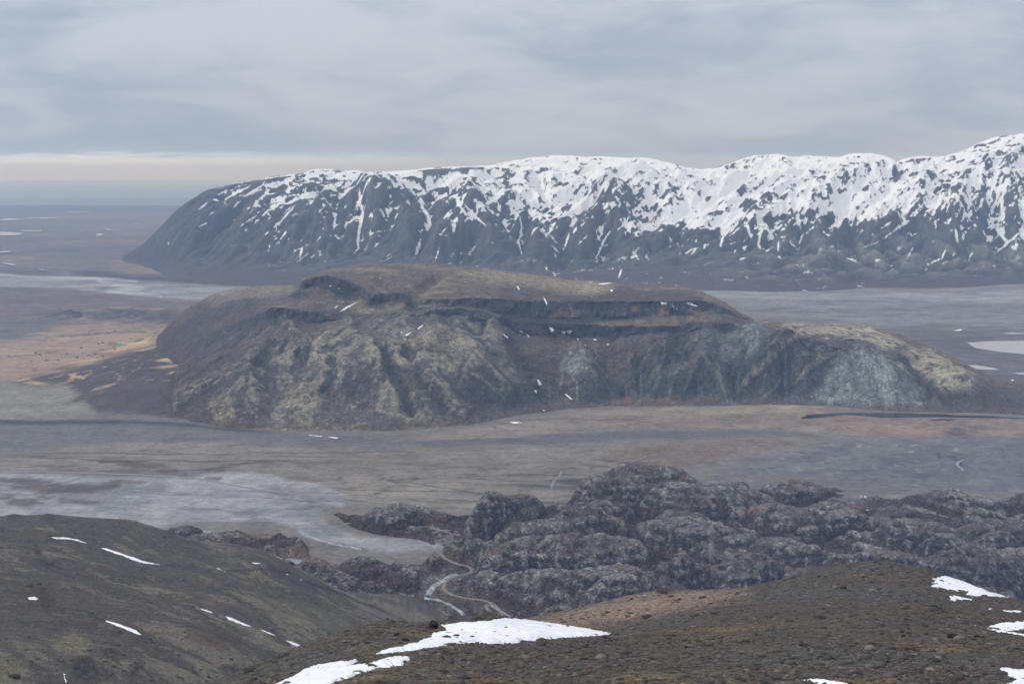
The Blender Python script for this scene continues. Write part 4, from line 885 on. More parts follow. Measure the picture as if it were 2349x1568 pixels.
# ================================================================== ROCKY KNOLLS AND THE VALLEY
ROAD = K8([(650, 430), (665, 480), (730, 530), (830, 575), (900, 600), (1010, 625), (1100, 650), (1140, 690), (1120, 735), (1000, 770), (880, 790), (760, 830), (715, 880), (680, 940), (680, 990), (730, 1040), (820, 1085), (950, 1120), (1100, 1145), (1280, 1165), (1400, 1200), (1480, 1245), (1560, 1330), (1640, 1420)])
ROAD2 = K8([(1480, 1245), (1400, 1240), (1340, 1250), (1375, 1310), (1400, 1370), (1420, 1440)])
STREAM = [K8([(900, 760), (820, 775), (780, 800), (720, 850), (620, 890), (560, 920), (510, 980), (460, 1050), (430, 1110)]), K8([(380, 1135), (470, 1150), (600, 1165), (700, 1200), (800, 1250), (900, 1310), (970, 1360), (1010, 1420)]), K8([(1420, 1250), (1500, 1290), (1600, 1350), (1700, 1410), (1760, 1440)])]
def build_knolls(Yg=None, final=False):
    t = fan_t(800, 20, -0.33, 0.40, -0.36, 0.56)
    pys = np.concatenate([np.linspace(720, 610, 60), np.linspace(609.2, 452, 300)])
    Yr = plainY(512.0, pys)
    if Yg is None: Yg = np.repeat(Yr[:, None], len(t), 1)
    L = Land(t, Yg, np.zeros_like(Yg))
    L.refresh(); X, Y = L.X, L.Y; px, py = L.px, L.py
    pxg, pyg = px, py
    region = np.concatenate([D([(735, 1170), (790, 1168), (850, 1165), (960, 1165), (1060, 1178), (1200, 1175), (1290, 1165), (1330, 1150), (1370, 1120), (1450, 1098), (1600, 1100), (1640, 1108), (1800, 1100), (1960, 1118), (2060, 1128), (2349, 1130), (2700, 1130), (2700, 1750), (150, 1750), (300, 1215)]),
                             D([(350, 1212), (420, 1203), (500, 1208), (620, 1208), (690, 1228), (720, 1255), (800, 1285), (880, 1292), (960, 1290), (1000, 1262), (960, 1245), (870, 1235), (800, 1215), (760, 1190)])])
    sd = poly_sd(px, py, region)
    sd = np.where((py > 560), np.maximum(sd, (py - 560) * 0.4), sd)
    w = fbm(X, Y, 70, 3, seed=2) * 3
    msk = sstep(sd + w, -1.0, 9)
    # quiet ground: valley floor, bogs, ponds, road and stream
    flat = np.zeros_like(px)
    for pts, r in ((ROAD, 3.4), (ROAD2, 3.0)):
        d, _ = pl_dist(px, py, pts); flat = np.maximum(flat, sstep(d, r * 2.6, r * 0.9))
    for pts in STREAM[:2]:
        d, _ = pl_dist(px, py, pts); flat = np.maximum(flat, sstep(d, 9, 3.5))
    bogs = [K1([(1430, 690), (1550, 670), (1750, 662), (1930, 680), (1900, 720), (1800, 785), (1700, 770), (1600, 720)]), K1([(1830, 870), (2000, 840), (2349, 830), (2349, 950), (2250, 980), (2050, 990), (1900, 920)]), K1([(1350, 690), (1430, 700), (1440, 745), (1370, 735)]),
            K8([(300, 900), (420, 830), (560, 800), (900, 760), (1180, 700), (1180, 750), (900, 800), (560, 940), (440, 1120), (330, 1140), (330, 1000)]), K8([(1060, 570), (1150, 525), (1300, 520), (1480, 570), (1300, 620), (1100, 620)])]
    for b in (K1([(1350, 700), (1430, 698), (1445, 740), (1390, 750), (1360, 730)]), K1([(1845, 888), (1950, 884), (2060, 902), (2010, 938), (1910, 944)])): flat = np.maximum(flat, pmask(px, py, b, 3))
    for b in bogs: flat = np.maximum(flat, pmask(px, py, b, 4))
    wx, wy = fbm(X, Y, 160, 3, seed=61) * 40, fbm(X, Y, 160, 3, seed=62) * 40
    XX, YY = X + wx, Y + wy
    rot = 0.55; U, V = XX * math.cos(rot) + YY * math.sin(rot), -XX * math.sin(rot) + YY * math.cos(rot)
    b1 = np.abs(perlin(XX / 150, YY / 190, 11)); b2 = np.abs(perlin(U / 75, V / 105, 12)); b3 = np.abs(perlin(U / 30, V / 48, 13)); b4 = np.abs(perlin(U / 13, V / 20, 14))
    right = sstep(px, 430, 560); deep = sstep(sd, 0, 34)
    sep = sstep(b1 * 1.0 + b2 * 0.35, 0.09, 0.30)
    h = sep * ((b1 * 64 + 6) * lerp(0.45, 1.0, right) * lerp(0.5, 1, deep) + b2 * 26 * lerp(0.6, 1, right) + b3 * 8 + b4 * 3) + (1 - sep) * (b1 * 14 + b4 * 1.5)
    rdg = 1 - np.abs(perlin(U / 75, V / 210, 19)) * 2.0
    h = h * np.clip(0.66 + 0.40 * rdg, 0.45, 1.2)
    h = h * 0.85
    cb = 11.0; h = lerp(h, (np.floor(h / cb) + sstep(h / cb - np.floor(h / cb), 0.4, 0.85)) * cb, 0.45)
    L.Z = msk * h
    def lump(win, x, y, hh, rx, ry, ang=0.0, p=2.0):
        """rock dome whose top shows at the pixel, hh metres high, radii in metres"""
        c = win([(x, y)])[0]; tt, m = px_ray(c[0], c[1]); Yc = (hh - H) / m; Xc = tt * Yc
        ca, sa = math.cos(ang), math.sin(ang); dx, dy = X + wx * 0.55 - Xc, Y + wy * 0.55 - Yc
        q = ((dx * ca + dy * sa) / rx) ** 2 + ((-dx * sa + dy * ca) / ry) ** 2
        k = np.clip(1 - q ** (p / 2), 0, 1) ** 0.6; hk = k * (hh - 4 + b3 * 9 + b4 * 4) * np.clip(0.78 + 0.28 * rdg, 0.6, 1.1)
        fl = np.floor(hk / 9.0); hk = lerp(hk, (fl + sstep(hk / 9.0 - fl, 0.4, 0.85)) * 9.0, 0.35)
        L.Z[:] = np.maximum(L.Z, hk - (k <= 0) * 1e3)
    for a in ((K2, 1400, 335, 66, 42, 95, -0.5, 3.0), (K2, 1480, 370, 52, 40, 60, -0.4, 3.0), (K2, 680, 440, 24, 42, 50), (K2, 540, 480, 26, 40, 50), (K2, 830, 460, 20, 46, 40), (K2, 340, 510, 22, 40, 40), (K2, 200, 480, 14, 36, 30), (K2, 480, 590, 18, 40, 34), (K2, 720, 590, 24, 40, 40), (K2, 620, 600, 20, 40, 40),
              (K2, 2050, 230, 50, 70, 110, -0.5), (K2, 2250, 192, 52, 90, 120, -0.3), (K2, 1830, 430, 34, 60, 80, -0.5), (K2, 1620, 560, 34, 60, 80, -0.5), (K2, 1560, 650, 34, 45, 45), (K2, 1545, 735, 34, 26, 26), (K2, 1690, 760, 28, 30, 30), (K2, 1800, 660, 40, 50, 60), (K2, 2050, 640, 40, 60, 60),
              (K2, 1650, 880, 30, 60, 50), (K2, 1820, 870, 34, 50, 50), (K2, 2050, 830, 46, 70, 50), (K2, 1350, 910, 18, 50, 40), (K2, 2150, 900, 56, 60, 50), (K2, 560, 775, 18, 52, 45), (K2, 400, 790, 20, 45, 40), (K2, 870, 765, 14, 36, 24), (K2, 1030, 750, 10, 34, 20), (K2, 750, 870, 20, 40, 40),
              (K2, 1230, 815, 8, 40, 26), (K1, 1230, 620, 18, 40, 40), (K1, 1060, 660, 12, 26, 22), (K1, 1540, 648, 9, 50, 24), (K1, 1800, 642, 9, 46, 22), (K1, 1250, 685, 9, 40, 24), (K1, 1880, 770, 22, 40, 36), (K1, 2000, 740, 16, 34, 34), (K1, 1520, 735, 12, 50, 30), (K1, 2349, 850, 18, 60, 50),
              (K3, 170, 165, 52, 90, 90, -0.4), (K3, 400, 270, 46, 90, 80, -0.4), (K3, 500, 195, 20, 40, 30), (K3, 700, 290, 34, 60, 50), (K3, 980, 182, 16, 60, 30), (K3, 1240, 215, 20, 50, 40), (K3, 1560, 230, 18, 90, 40), (K3, 380, 430, 46, 60, 50), (K3, 480, 500, 44, 60, 50), (K3, 880, 380, 34, 60, 50),
              (K3, 1150, 410, 34, 120, 50), (K3, 900, 570, 44, 45, 45), (K3, 1000, 600, 44, 40, 40), (K3, 690, 650, 52, 55, 50), (K3, 1760, 460, 50, 70, 55), (K3, 1880, 560, 44, 40, 40), (K3, 2130, 450, 50, 80, 50), (K3, 2150, 540, 42, 50, 40), (K3, 1480, 660, 40, 110, 40), (K3, 2150, 620, 56, 120, 70), (K3, 330, 680, 50, 45, 45)):
        lump(*a)
    L.Z = lerp(L.Z, 1.0 + 0.6 * fbm(X, Y, 25, 2, seed=71), flat * sstep(py, 455, 470))
    L.Z = L.Z * msk - 7 * (1 - msk)
    # craggy joints dipping one way, fine roughness
    gx, gy = L.grad(); slope = np.hypot(gx, gy); st = sstep(blur2(slope, 2), 0.3, 0.9) * (1 - flat)
    strata = np.abs(perlin(U / 9, V / 60, 16)) + 0.6 * np.abs(perlin(U / 4.5, V / 30, 17))
    L.Z += msk * (1 - flat) * (st * (strata * 6 - 2) + fbm(X, Y, 9, 3, 0.65, seed=73) * 2.6)
    if final is False:
        Zs = np.clip(L.Z, -3, None)
        _, pv = project(L.X, L.Y, Zs); seg = np.abs(np.diff(pv, axis=0)) + 0.35 * np.abs(np.diff(Zs, axis=0)) + 0.22
        return L, np.concatenate([np.zeros((1, len(t))), np.cumsum(seg, 0)], 0)
    L.refresh(); px, py = L.px, L.py
    gx, gy = L.grad(); slope = np.hypot(gx, gy)
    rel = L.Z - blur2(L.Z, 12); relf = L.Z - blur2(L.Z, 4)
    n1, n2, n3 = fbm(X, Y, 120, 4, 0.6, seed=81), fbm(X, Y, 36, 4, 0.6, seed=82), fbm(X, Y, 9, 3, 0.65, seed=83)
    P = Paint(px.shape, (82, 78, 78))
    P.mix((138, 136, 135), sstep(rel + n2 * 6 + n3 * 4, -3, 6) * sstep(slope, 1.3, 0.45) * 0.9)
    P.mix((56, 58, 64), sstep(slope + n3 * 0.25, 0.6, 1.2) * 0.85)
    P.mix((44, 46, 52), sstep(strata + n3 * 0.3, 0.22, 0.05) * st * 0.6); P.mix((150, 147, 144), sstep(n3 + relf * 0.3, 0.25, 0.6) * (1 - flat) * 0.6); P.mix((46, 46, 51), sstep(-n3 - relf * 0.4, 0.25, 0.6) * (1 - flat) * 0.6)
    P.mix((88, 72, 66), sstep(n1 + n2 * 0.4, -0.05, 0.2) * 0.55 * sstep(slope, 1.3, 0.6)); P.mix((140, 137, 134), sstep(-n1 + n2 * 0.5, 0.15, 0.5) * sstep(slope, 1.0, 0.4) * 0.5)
    low = sstep(rel + n2 * 4, -0.5, -5) + sstep(L.Z + n2 * 5, 14, 3) * 0.9
    P.mix((76, 60, 57), np.clip(low + (1 - sep) * 0.85 * sstep(L.Z, 20, 7), 0, 1) * (1 - flat * 0.6) * 0.9)
    P.mix((92, 74, 66), np.clip(low, 0, 1) * sstep(n2 + n3 * 0.6, 0.15, 0.5) * 0.6)
    P.mix((112, 116, 94), pmask(px, py, K2([(1560, 430), (1660, 460), (1420, 640), (1330, 690), (1400, 560)]), 5, n2 * 6 + n3 * 4) * 0.6)
    for pts, c, k in ((K2([(820, 640), (900, 600), (1000, 540), (900, 530), (880, 590)]), (150, 118, 98), .5), (K2([(1230, 770), (1450, 660), (1430, 690), (1270, 780)]), (128, 102, 88), .6), (K3([(700, 445), (740, 410), (810, 395), (830, 410), (720, 450)]), (138, 98, 80), .8), (K3([(940, 240), (1000, 215), (1160, 210), (1080, 240), (980, 262), (930, 255)]), (142, 104, 86), .8),
                      (K3([(860, 200), (960, 195), (900, 208)]), (142, 100, 84), .7), (K3([(1250, 395), (1380, 395), (1470, 420), (1350, 425)]), (124, 96, 80), .7), (K3([(300, 215), (440, 225), (440, 238), (320, 230)]), (122, 92, 80), .7), (K3([(1000, 765), (1070, 762), (1060, 775), (1010, 775)]), (150, 116, 86), .8),
                      (K3([(700, 780), (800, 740), (830, 790), (740, 800)]), (94, 98, 78), .5), (K3([(1960, 540), (2030, 530), (2040, 600), (1900, 640)]), (104, 108, 92), .6), (K3([(2150, 360), (2349, 330), (2349, 400), (2230, 380)]), (120, 104, 88), .5)):
        P.mix(c, pmask(px, py, pts, 2.5, n3 * 3) * k)
    P.mix((138, 114, 96), pmask(pxg, pyg, bogs[0], 2, n3 * 2) * 0.9); P.mix((104, 80, 72), pmask(pxg, pyg, bogs[0] * 0.86 + bogs[0].mean(0) * 0.14, 2, n3 * 5 + n2 * 3) * sstep(n3 + n2, -0.2, 0.3) * 0.7)
    P.mix((130, 106, 92), pmask(pxg, pyg, bogs[1], 2, n3 * 3) * 0.85); P.mix((100, 76, 68), pmask(pxg, pyg, bogs[1], 3) * sstep(n2 + n3, 0.0, 0.4) * 0.5)
    P.mix((126, 125, 124), pmask(pxg, pyg, bogs[3], 2.5, n3 * 2) * 0.8); P.mix((112, 108, 102), pmask(pxg, pyg, bogs[4], 2, n3) * 0.85)
    P.mix((112, 104, 88), pmask(px, py, K8([(430, 850), (560, 810), (560, 830), (450, 880)]), 2) * 0.5)
    P.mix((92, 86, 80), pmask(px, py, K8([(280, 1140), (500, 1160), (800, 1260), (960, 1370), (700, 1420), (400, 1230)]), 3, n3 * 3) * 0.7)
    hm = pmask(px, py, K8([(-200, 700), (330, 980), (700, 1420), (200, 1500), (-300, 1100)]), 8)
    P.mix((74, 62, 60), hm * 0.5)
    P.c = lerp(P.c.mean(-1, keepdims=True), P.c, 0.8)
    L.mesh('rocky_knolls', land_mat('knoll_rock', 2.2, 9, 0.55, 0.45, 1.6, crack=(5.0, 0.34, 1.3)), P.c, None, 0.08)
    return L
_L, _A = build_knolls()
_q = np.linspace(0, 1, 350)
_A = blur2(_A / _A[-1], 4); _A = (_A - _A[0]) / (_A[-1] - _A[0])
KN = build_knolls(np.stack([np.interp(_q, _A[:, j], _L.Y[:, j]) for j in range(_A.shape[1])], 1), True)

# ================================================================== LEFT HILLSIDE
def build_left():
    t = fan_t(430, 10, -0.42, 0.06, -0.56, 0.07)
    crest = [(-300, 1190, 1230), (0, 1183, 1250), (60, 1182, 1260), (130, 1178, 1270), (200, 1185, 1280), (300, 1192, 1300), (350, 1205, 1310), (420, 1230, 1330), (460, 1240, 1340), (540, 1244, 1360), (600, 1258, 1380), (650, 1283, 1390), (700, 1308, 1400), (760, 1340, 1410), (820, 1370, 1420), (880, 1398, 1430), (930, 1420, 1430), (1000, 1455, 1430), (1200, 1540, 1430)]
    c3 = [(-300, 1205, 1140), (0, 1215, 1120), (115, 1222, 1120), (230, 1245, 1130), (370, 1280, 1140), (480, 1292, 1170), (600, 1300, 1210), (690, 1328, 1250), (800, 1385, 1280), (930, 1440, 1300), (1000, 1470, 1300), (1200, 1560, 1300)]
    c2 = [(-300, 1300, 850), (0, 1310, 850), (150, 1330, 860), (300, 1350, 880), (450, 1370, 910), (600, 1395, 960), (700, 1420, 1010), (800, 1450, 1060), (930, 1490, 1100), (1200, 1600, 1150)]
    c1 = [(-300, 1440, 640), (0, 1450, 640), (150, 1460, 650), (300, 1470, 670), (450, 1480, 720), (600, 1495, 780), (700, 1515, 830), (800, 1540, 880), (930, 1570, 930), (1200, 1640, 1000)]
    c0 = [(-300, 1640, 470), (0, 1640, 480), (150, 1640, 500), (300, 1640, 530), (450, 1640, 580), (600, 1640, 640), (700, 1650, 690), (800, 1660, 740), (930, 1680, 800), (1200, 1720, 880)]
    cu = [curve(c) for c in (c0, c1, c2, c3, crest)]
    L = loft(t, cu + [shifted(cu[-1], 260, -10)], [80, 80, 75, 40, 8], sm=6)
    nr = L.Y.shape[0]; ridx = np.arange(nr)[:, None] * np.ones((1, len(t)))
    L.refresh(); X, Y = L.X, L.Y; px, py = L.px.copy(), L.py.copy()
    keep = 1 - sstep(ridx, 225, 270) * 0.75
    gx, gy = L.grad(); bgx, bgy = blur2(gx, 8), blur2(gy, 8)
    e = erosion(X, Y, bgx - 0.12, bgy, 150, 5, 0.5, 0.7, seed=31)
    L.Z += keep * (e * 4.2 + fbm(X, Y, 190, 3, seed=5) * 5 + fbm(X, Y, 40, 3, 0.55, seed=6) * 1.3)
    L.Z += fbm(X, Y, 9, 3, 0.6, seed=7) * 0.45
    def rel(pts, w, amp):
        d, pos = pl_dist(px, py, pts); L.Z[:] += amp * np.exp(-(d / w) ** 2) * sstep(pos, 0, 0.1) * sstep(1 - pos, 0, 0.1)
    rel(N1([(240, 240), (270, 300), (340, 370), (420, 410), (680, 460), (950, 520), (1300, 640)]), 3.5, -2.6)
    rel(N1([(1500, 420), (1800, 400), (1930, 430), (2060, 490), (2300, 570), (2500, 660)]), 5, -5)
    rel(N1([(600, 700), (750, 760), (950, 840), (1100, 900)]), 3, -2.2)
    rel(N1([(-50, 180), (200, 185), (400, 200), (650, 260), (900, 350), (1110, 378), (1300, 385), (1520, 415)]), 4, -4)
    # rock outcrops
    crag = np.zeros_like(px)
    for cx, cy, r, hh in ((1280, 395, 34, 9), (1400, 420, 22, 4), (460, 80, 22, 5), (330, 60, 45, 6), (620, 160, 22, 4), (500, 152, 14, 3), (190, 180, 18, 4), (520, 220, 18, 3), (90, 50, 50, 5), (1240, 410, 18, 5), (1150, 160, 34, 5), (920, 92, 12, 3), (560, 1080, 90, 9), (740, 1000, 50, 6), (900, 1100, 40, 5), (1540, 1040, 70, 6), (1920, 400, 22, 4)):
        c = N1([(cx, cy)])[0]; q = np.exp(-((px - c[0]) ** 2 + ((py - c[1]) * 1.3) ** 2) / (r * 0.149) ** 2)
        L.Z += hh * 0.22 * q * (0.3 + 2.2 * np.abs(perlin(X / 7, Y / 7, 9)) + 1.6 * np.abs(perlin(X / 3, Y / 3, 10))); crag = np.maximum(crag, sstep(q, 0.15, 0.6))
    L.refresh(); px, py = L.px, L.py
    gx, gy = L.grad(); slope = np.hypot(gx, gy); conv = L.Z - blur2(L.Z, 5)
    # streaks of moss run down to the right
    a = 0.75; U, V = X * math.cos(a) - Y * math.sin(a), X * math.sin(a) + Y * math.cos(a)
    n1, n2, n3 = fbm(U * 0.45, V, 34, 5, 0.68, seed=51), fbm(U * 0.5, V, 12, 4, 0.65, seed=52), fbm(X, Y, 5, 3, 0.65, seed=53)
    nb = fbm(X, Y, 160, 3, seed=54)
    P = Paint(px.shape, (72, 68, 65))
    P.mix((80, 78, 76), sstep(n2 + n3 * 0.5, 0.0, 0.5) * 0.6); P.mix((58, 56, 57), sstep(n2 - n1, 0.1, 0.5) * 0.6)
    dwn = sstep(py, 540, 640)
    P.mix((112, 106, 93), sstep(n1 + nb * 0.4 + n3 * 0.25 + conv * 0.12, lerp(0.20, 0.02, dwn), lerp(0.34, 0.16, dwn)) * 0.66)
    P.mix((106, 100, 84), sstep(n2 * 0.8 + n1 * 0.4 + n3 * 0.4, 0.2, 0.36) * 0.5)
    P.mix((60, 47, 43), sstep(n1 * -0.7 + n2 * 0.6 + n3 * 0.25, 0.28, 0.42) * 0.6)
    for pts, c, k in ((N1([(150, 560), (260, 520), (380, 590), (330, 720), (260, 640), (160, 590)]), (62, 48, 44), .75), (N1([(1240, 820), (1500, 850), (1700, 960), (1500, 950), (1280, 880)]), (72, 60, 56), .6), (N1([(1360, 610), (1450, 610), (1460, 640), (1400, 650)]), (118, 92, 64), .5),
                      (N1([(340, 880), (500, 830), (620, 900), (520, 1000), (380, 960)]), (112, 106, 82), .6), (N1([(-60, 950), (80, 990), (220, 1090), (120, 1174), (-60, 1174)]), (108, 104, 82), .65), (N1([(80, 890), (260, 880), (260, 960), (120, 960)]), (110, 105, 84), .45), (N1([(1700, 560), (2349, 700), (2349, 860), (1900, 740)]), (104, 100, 82), .4)):
        P.mix(c, pmask(px, py, pts, 5, n2 * 8 + n3 * 5) * k)
    for ln, w in ((N1([(240, 240), (270, 300), (340, 370), (400, 400)]), 1.2), (N1([(680, 460), (850, 500), (940, 520)]), 1.0), (N1([(2060, 490), (2300, 570), (2500, 660)]), 1.4), (N1([(1100, 375), (1230, 385)]), 0.6), (N1([(1520, 415), (1800, 400), (1930, 430)]), 0.8), (N1([(600, 710), (700, 745)]), 0.8), (N1([(1290, 215), (1390, 265)]), 1.0), (N1([(1600, 200), (1700, 240)]), 1.2), (N1([(1400, 520), (1600, 610), (1700, 650)]), 0.8)):
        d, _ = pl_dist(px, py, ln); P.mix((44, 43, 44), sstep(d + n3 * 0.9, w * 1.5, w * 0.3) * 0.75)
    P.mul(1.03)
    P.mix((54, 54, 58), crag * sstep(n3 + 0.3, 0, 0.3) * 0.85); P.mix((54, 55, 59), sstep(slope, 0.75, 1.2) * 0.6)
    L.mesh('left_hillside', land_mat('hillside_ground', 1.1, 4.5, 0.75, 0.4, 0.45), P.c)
    return L
LH = build_left()

# ================================================================== NEAR RIDGE
def build_near():
    t = fan_t(700, 12, -0.30, 0.40, -0.40, 0.50)
    fr = [(200, 1760, 60), (480, 1700, 60), (900, 1680, 60), (1400, 1660, 62), (2349, 1650, 64), (2800, 1650, 64)]
    mid = [(200, 1730, 90), (430, 1640, 92), (480, 1600, 95), (560, 1580, 98), (700, 1545, 102), (850, 1510, 106), (1000, 1500, 108), (1165, 1500, 110), (1400, 1500, 114), (1700, 1480, 116), (2000, 1470, 118), (2349, 1490, 116), (2800, 1500, 116)]
    hump = [(200, 1690, 120), (430, 1590, 128), (480, 1567, 132), (560, 1530, 138), (640, 1500, 144), (700, 1476, 148), (780, 1450, 152), (850, 1431, 156), (920, 1425, 160), (1000, 1422, 162), (1060, 1412, 164), (1130, 1411, 166), (1165, 1417, 168), (1230, 1426, 166), (1300, 1437, 164), (1405, 1452, 160), (1550, 1440, 160), (1700, 1425, 160), (1900, 1410, 160), (2100, 1415, 160), (2349, 1430, 158), (2800, 1440, 158)]
    dip = [(200, 1760, 150), (480, 1640, 160), (700, 1560, 176), (850, 1515, 184), (1000, 1490, 192), (1130, 1470, 200), (1200, 1440, 206), (1260, 1434, 208), (1300, 1434, 210), (1405, 1440, 212), (1550, 1405, 215), (1700, 1385, 215), (1900, 1355, 212), (2100, 1355, 206), (2200, 1385, 200), (2349, 1410, 194), (2800, 1420, 194)]
    crest = [(200, 1800, 200), (480, 1700, 210), (700, 1620, 225), (850, 1580, 240), (1000, 1540, 255), (1130, 1450, 270), (1200, 1424, 275), (1240, 1418, 280), (1330, 1395, 290), (1400, 1378, 295), (1480, 1360, 300), (1560, 1356, 300), (1640, 1358, 295), (1700, 1354, 285), (1760, 1340, 275), (1850, 1312, 262), (1930, 1291, 256), (2000, 1286, 252), (2060, 1289, 250), (2120, 1302, 246), (2165, 1319, 242), (2230, 1341, 236), (2305, 1366, 230), (2349, 1374, 228), (2500, 1420, 224), (2800, 1460, 220)]
    cu = [curve(c) for c in (fr, mid, hump, dip, crest)]
    b = cu[-1].copy(); b2 = []
    for px_, py_, Y_ in b:
        tt, m = px_ray(px_, py_); z = H + m * Y_
        X_ = tt * (Y_ + 70); q = project(X_, Y_ + 70, z - 42); b2.append((q[0], q[1], Y_ + 70))
    L = loft(t, cu + [np.array(b2)], [70, 80, 40, 60, 12], sm=5)
    nr = L.Y.shape[0]; ridx = np.arange(nr)[:, None] * np.ones((1, len(t)))
    L.refresh(); X, Y = L.X, L.Y; px, py = L.px.copy(), L.py.copy()
    L.Z += fbm(X, Y, 18, 3, 0.5, seed=5) * 0.5 + fbm(X, Y, 4, 3, 0.6, seed=6) * 0.16
    n3 = fbm(X, Y, 1.1, 3, 0.65, seed=7); L.Z += n3 * 0.05
    # rocky rims
    rock = np.zeros_like(px)
    for cx, cy, rx, ry, hh, win in ((770, 360, 70, 14, .9, N2), (860, 355, 60, 8, .5, N2), (1400, 325, 60, 12, .8, N2), (1250, 30, 45, 18, 1.3, N3), (1530, 12, 50, 12, 1.0, N3), (1820, 60, 55, 16, .9, N3), (1840, 320, 70, 18, .8, N3), (230, 190, 60, 16, .7, N3), (1040, 410, 60, 16, .5, N2)):
        c = win([(cx, cy)])[0]; k = 0.17
        q = np.exp(-((px - c[0]) / (rx * k)) ** 2 - ((py - c[1]) / (ry * k)) ** 2)
        L.Z += hh * q * (0.4 + 1.6 * np.abs(perlin(X / 1.6, Y / 1.6, 9))); rock = np.maximum(rock, sstep(q, 0.2, 0.7))
    L.refresh(); px, py = L.px, L.py
    n0, n1, n2 = fbm(X * 0.5, Y, 26, 4, 0.55, seed=51), fbm(X * 0.4, Y, 7, 4, 0.6, seed=52), fbm(X * 0.5, Y, 2.2, 4, 0.65, seed=53)
    P = Paint(px.shape, (77, 72, 68))
    P.mix((62, 58, 56), sstep(n1 + n2 * 0.5, 0.0, 0.5) * 0.6); P.mix((92, 87, 83), sstep(n2 - n1 * 0.4, 0.1, 0.6) * 0.5)
    P.mix((78, 80, 82), sstep(fbm(X, Y, 34, 2, seed=57) + n1 * 0.4, 0.1, 0.45) * 0.5)
    lowd = sstep(py, 600, 650)
    mm = sstep(n0 * 0.7 + n1 * 0.7 + n2 * 0.35, lerp(0.28, 0.08, lowd), lerp(0.60, 0.42, lowd))
    P.mix((108, 93, 64), mm * 0.62); P.mix((60, 46, 36), sstep(n1 * 0.8 - n0 * 0.3 + n2 * 0.5, 0.32, 0.6) * (0.35 + 0.5 * lowd) * 0.8)
    for pts, k in ((N3([(-50, 690), (300, 680), (700, 700), (1000, 730), (-50, 760)]), .7), (N3([(1000, 700), (1400, 700), (1700, 720), (1300, 750)]), .6), (N3([(1700, 640), (2000, 670), (1900, 690), (1720, 660)]), .6), (N3([(360, 470), (640, 440), (700, 455), (400, 490)]), .5), (N3([(640, 545), (900, 540), (720, 570)]), .5), (N3([(1330, 95), (1450, 100), (1400, 110)]), .5),
                   (N2([(600, 700), (720, 660), (960, 590), (800, 680), (660, 740)]), .6), (N2([(760, 380), (1000, 420), (1060, 440), (900, 430)]), .5), (N2([(1000, 440), (1120, 400), (1180, 410), (1090, 440)]), .4)):
        P.mix((120, 105, 72), pmask(px, py, pts, 6, n1 * 9 + n2 * 7) * sstep(n2 + n1 * 0.4, -0.25, 0.35) * k)
    P.mix((142, 124, 112), pmask(px, py, D([(1180, 1432), (1320, 1396), (1480, 1357), (1600, 1354), (1720, 1358), (1650, 1380), (1540, 1400), (1400, 1425), (1300, 1440)]), 9, n1 * 9 + n2 * 7) * 0.75)  # paler scree; the patch of sunlight on it is put into the colour
    P.mix((50, 50, 52), rock * sstep(n2 + 0.4, 0, 0.4) * 0.85)
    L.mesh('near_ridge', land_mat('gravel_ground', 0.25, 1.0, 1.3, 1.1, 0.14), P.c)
    return L
NR = build_near()

# ================================================================== WATER, TRACKS, STREAMS
def water_mat(name, col, rough, bumpd, size):
    m = Mat(name); m.put(col, m.b.inputs['Base Color']); m.b.inputs['Roughness'].default_value = rough
    m.b.inputs['Specular IOR Level'].default_value = 0.5; m.b.inputs['IOR'].default_value = 1.33
    m.bump(m.noise(size, 4, 0.6, (0.5, 1, 1)), bumpd); return m.m
M_LAKE = water_mat('lake_water', (0.012, 0.022, 0.026), 0.12, 0.05, 6)
M_SILT = water_mat('silty_water', (0.36, 0.36, 0.37), 0.25, 0.05, 8)
M_TARN = water_mat('tarn_water', (0.16, 0.19, 0.24), 0.04, 0.01, 3)
def water_sheet(name, pts, z, mat):
    q = []
    for i in range(len(pts)):                       # subdivide and roughen the shoreline
        a, b = pts[i], pts[(i + 1) % len(pts)]
        n = max(1, int(np.hypot(*(b - a)) / 2.0))
        for k in range(n): q.append(a + (b - a) * k / n + RNG.normal(0, 0.16, 2) * (1, 0.4))
    q = np.array(q); t, mm = px_ray(q[:, 0], q[:, 1]); Y = (z - H) / mm
    me = bpy.data.meshes.new(name)
    me.from_pydata([(a * b, b, z) for a, b in zip(t, Y)], [], [list(range(len(q)))]); me.update()
    return structure(link(name, me, mat))
water_sheet('lake', WATER[0], -0.5, M_LAKE); water_sheet('pond', WATER[1], -0.5, M_LAKE)
for w in WATER[2:]: water_sheet('lagoon', w, -0.5, M_SILT)
for w in (K1([(1360, 708), (1385, 702), (1420, 704), (1415, 718), (1435, 735), (1400, 742), (1375, 725)]), K1([(1860, 895), (1950, 892), (2040, 905), (2000, 930), (1920, 936)])):
    water_sheet('tarn', w, 1.9, M_TARN)
# glints of water on the far coastal flats
for pts in ([(0, 545), (60, 548), (160, 556), (120, 568), (0, 572)], [(0, 464), (60, 456), (150, 462), (80, 469), (0, 470)], [(640, 562), (690, 558), (690, 570), (650, 574)], [(690, 524), (740, 530), (755, 538), (720, 535)], [(160, 455), (300, 450), (440, 451), (300, 458)], [(450, 412), (600, 411), (600, 417), (480, 417)],
            [(0, 676), (80, 674), (70, 684), (0, 686)], [(880, 490), (950, 488), (940, 493), (890, 494)], [(140, 537), (290, 538), (270, 544), (160, 543)], [(560, 503), (620, 502), (610, 508)], [(1020, 489), (1070, 488), (1060, 493)], [(250, 797), (300, 800), (290, 807)], [(20, 752), (110, 765), (90, 772), (30, 762)]):
    water_sheet('lagoon', WA(pts), 5.5, M_SILT)

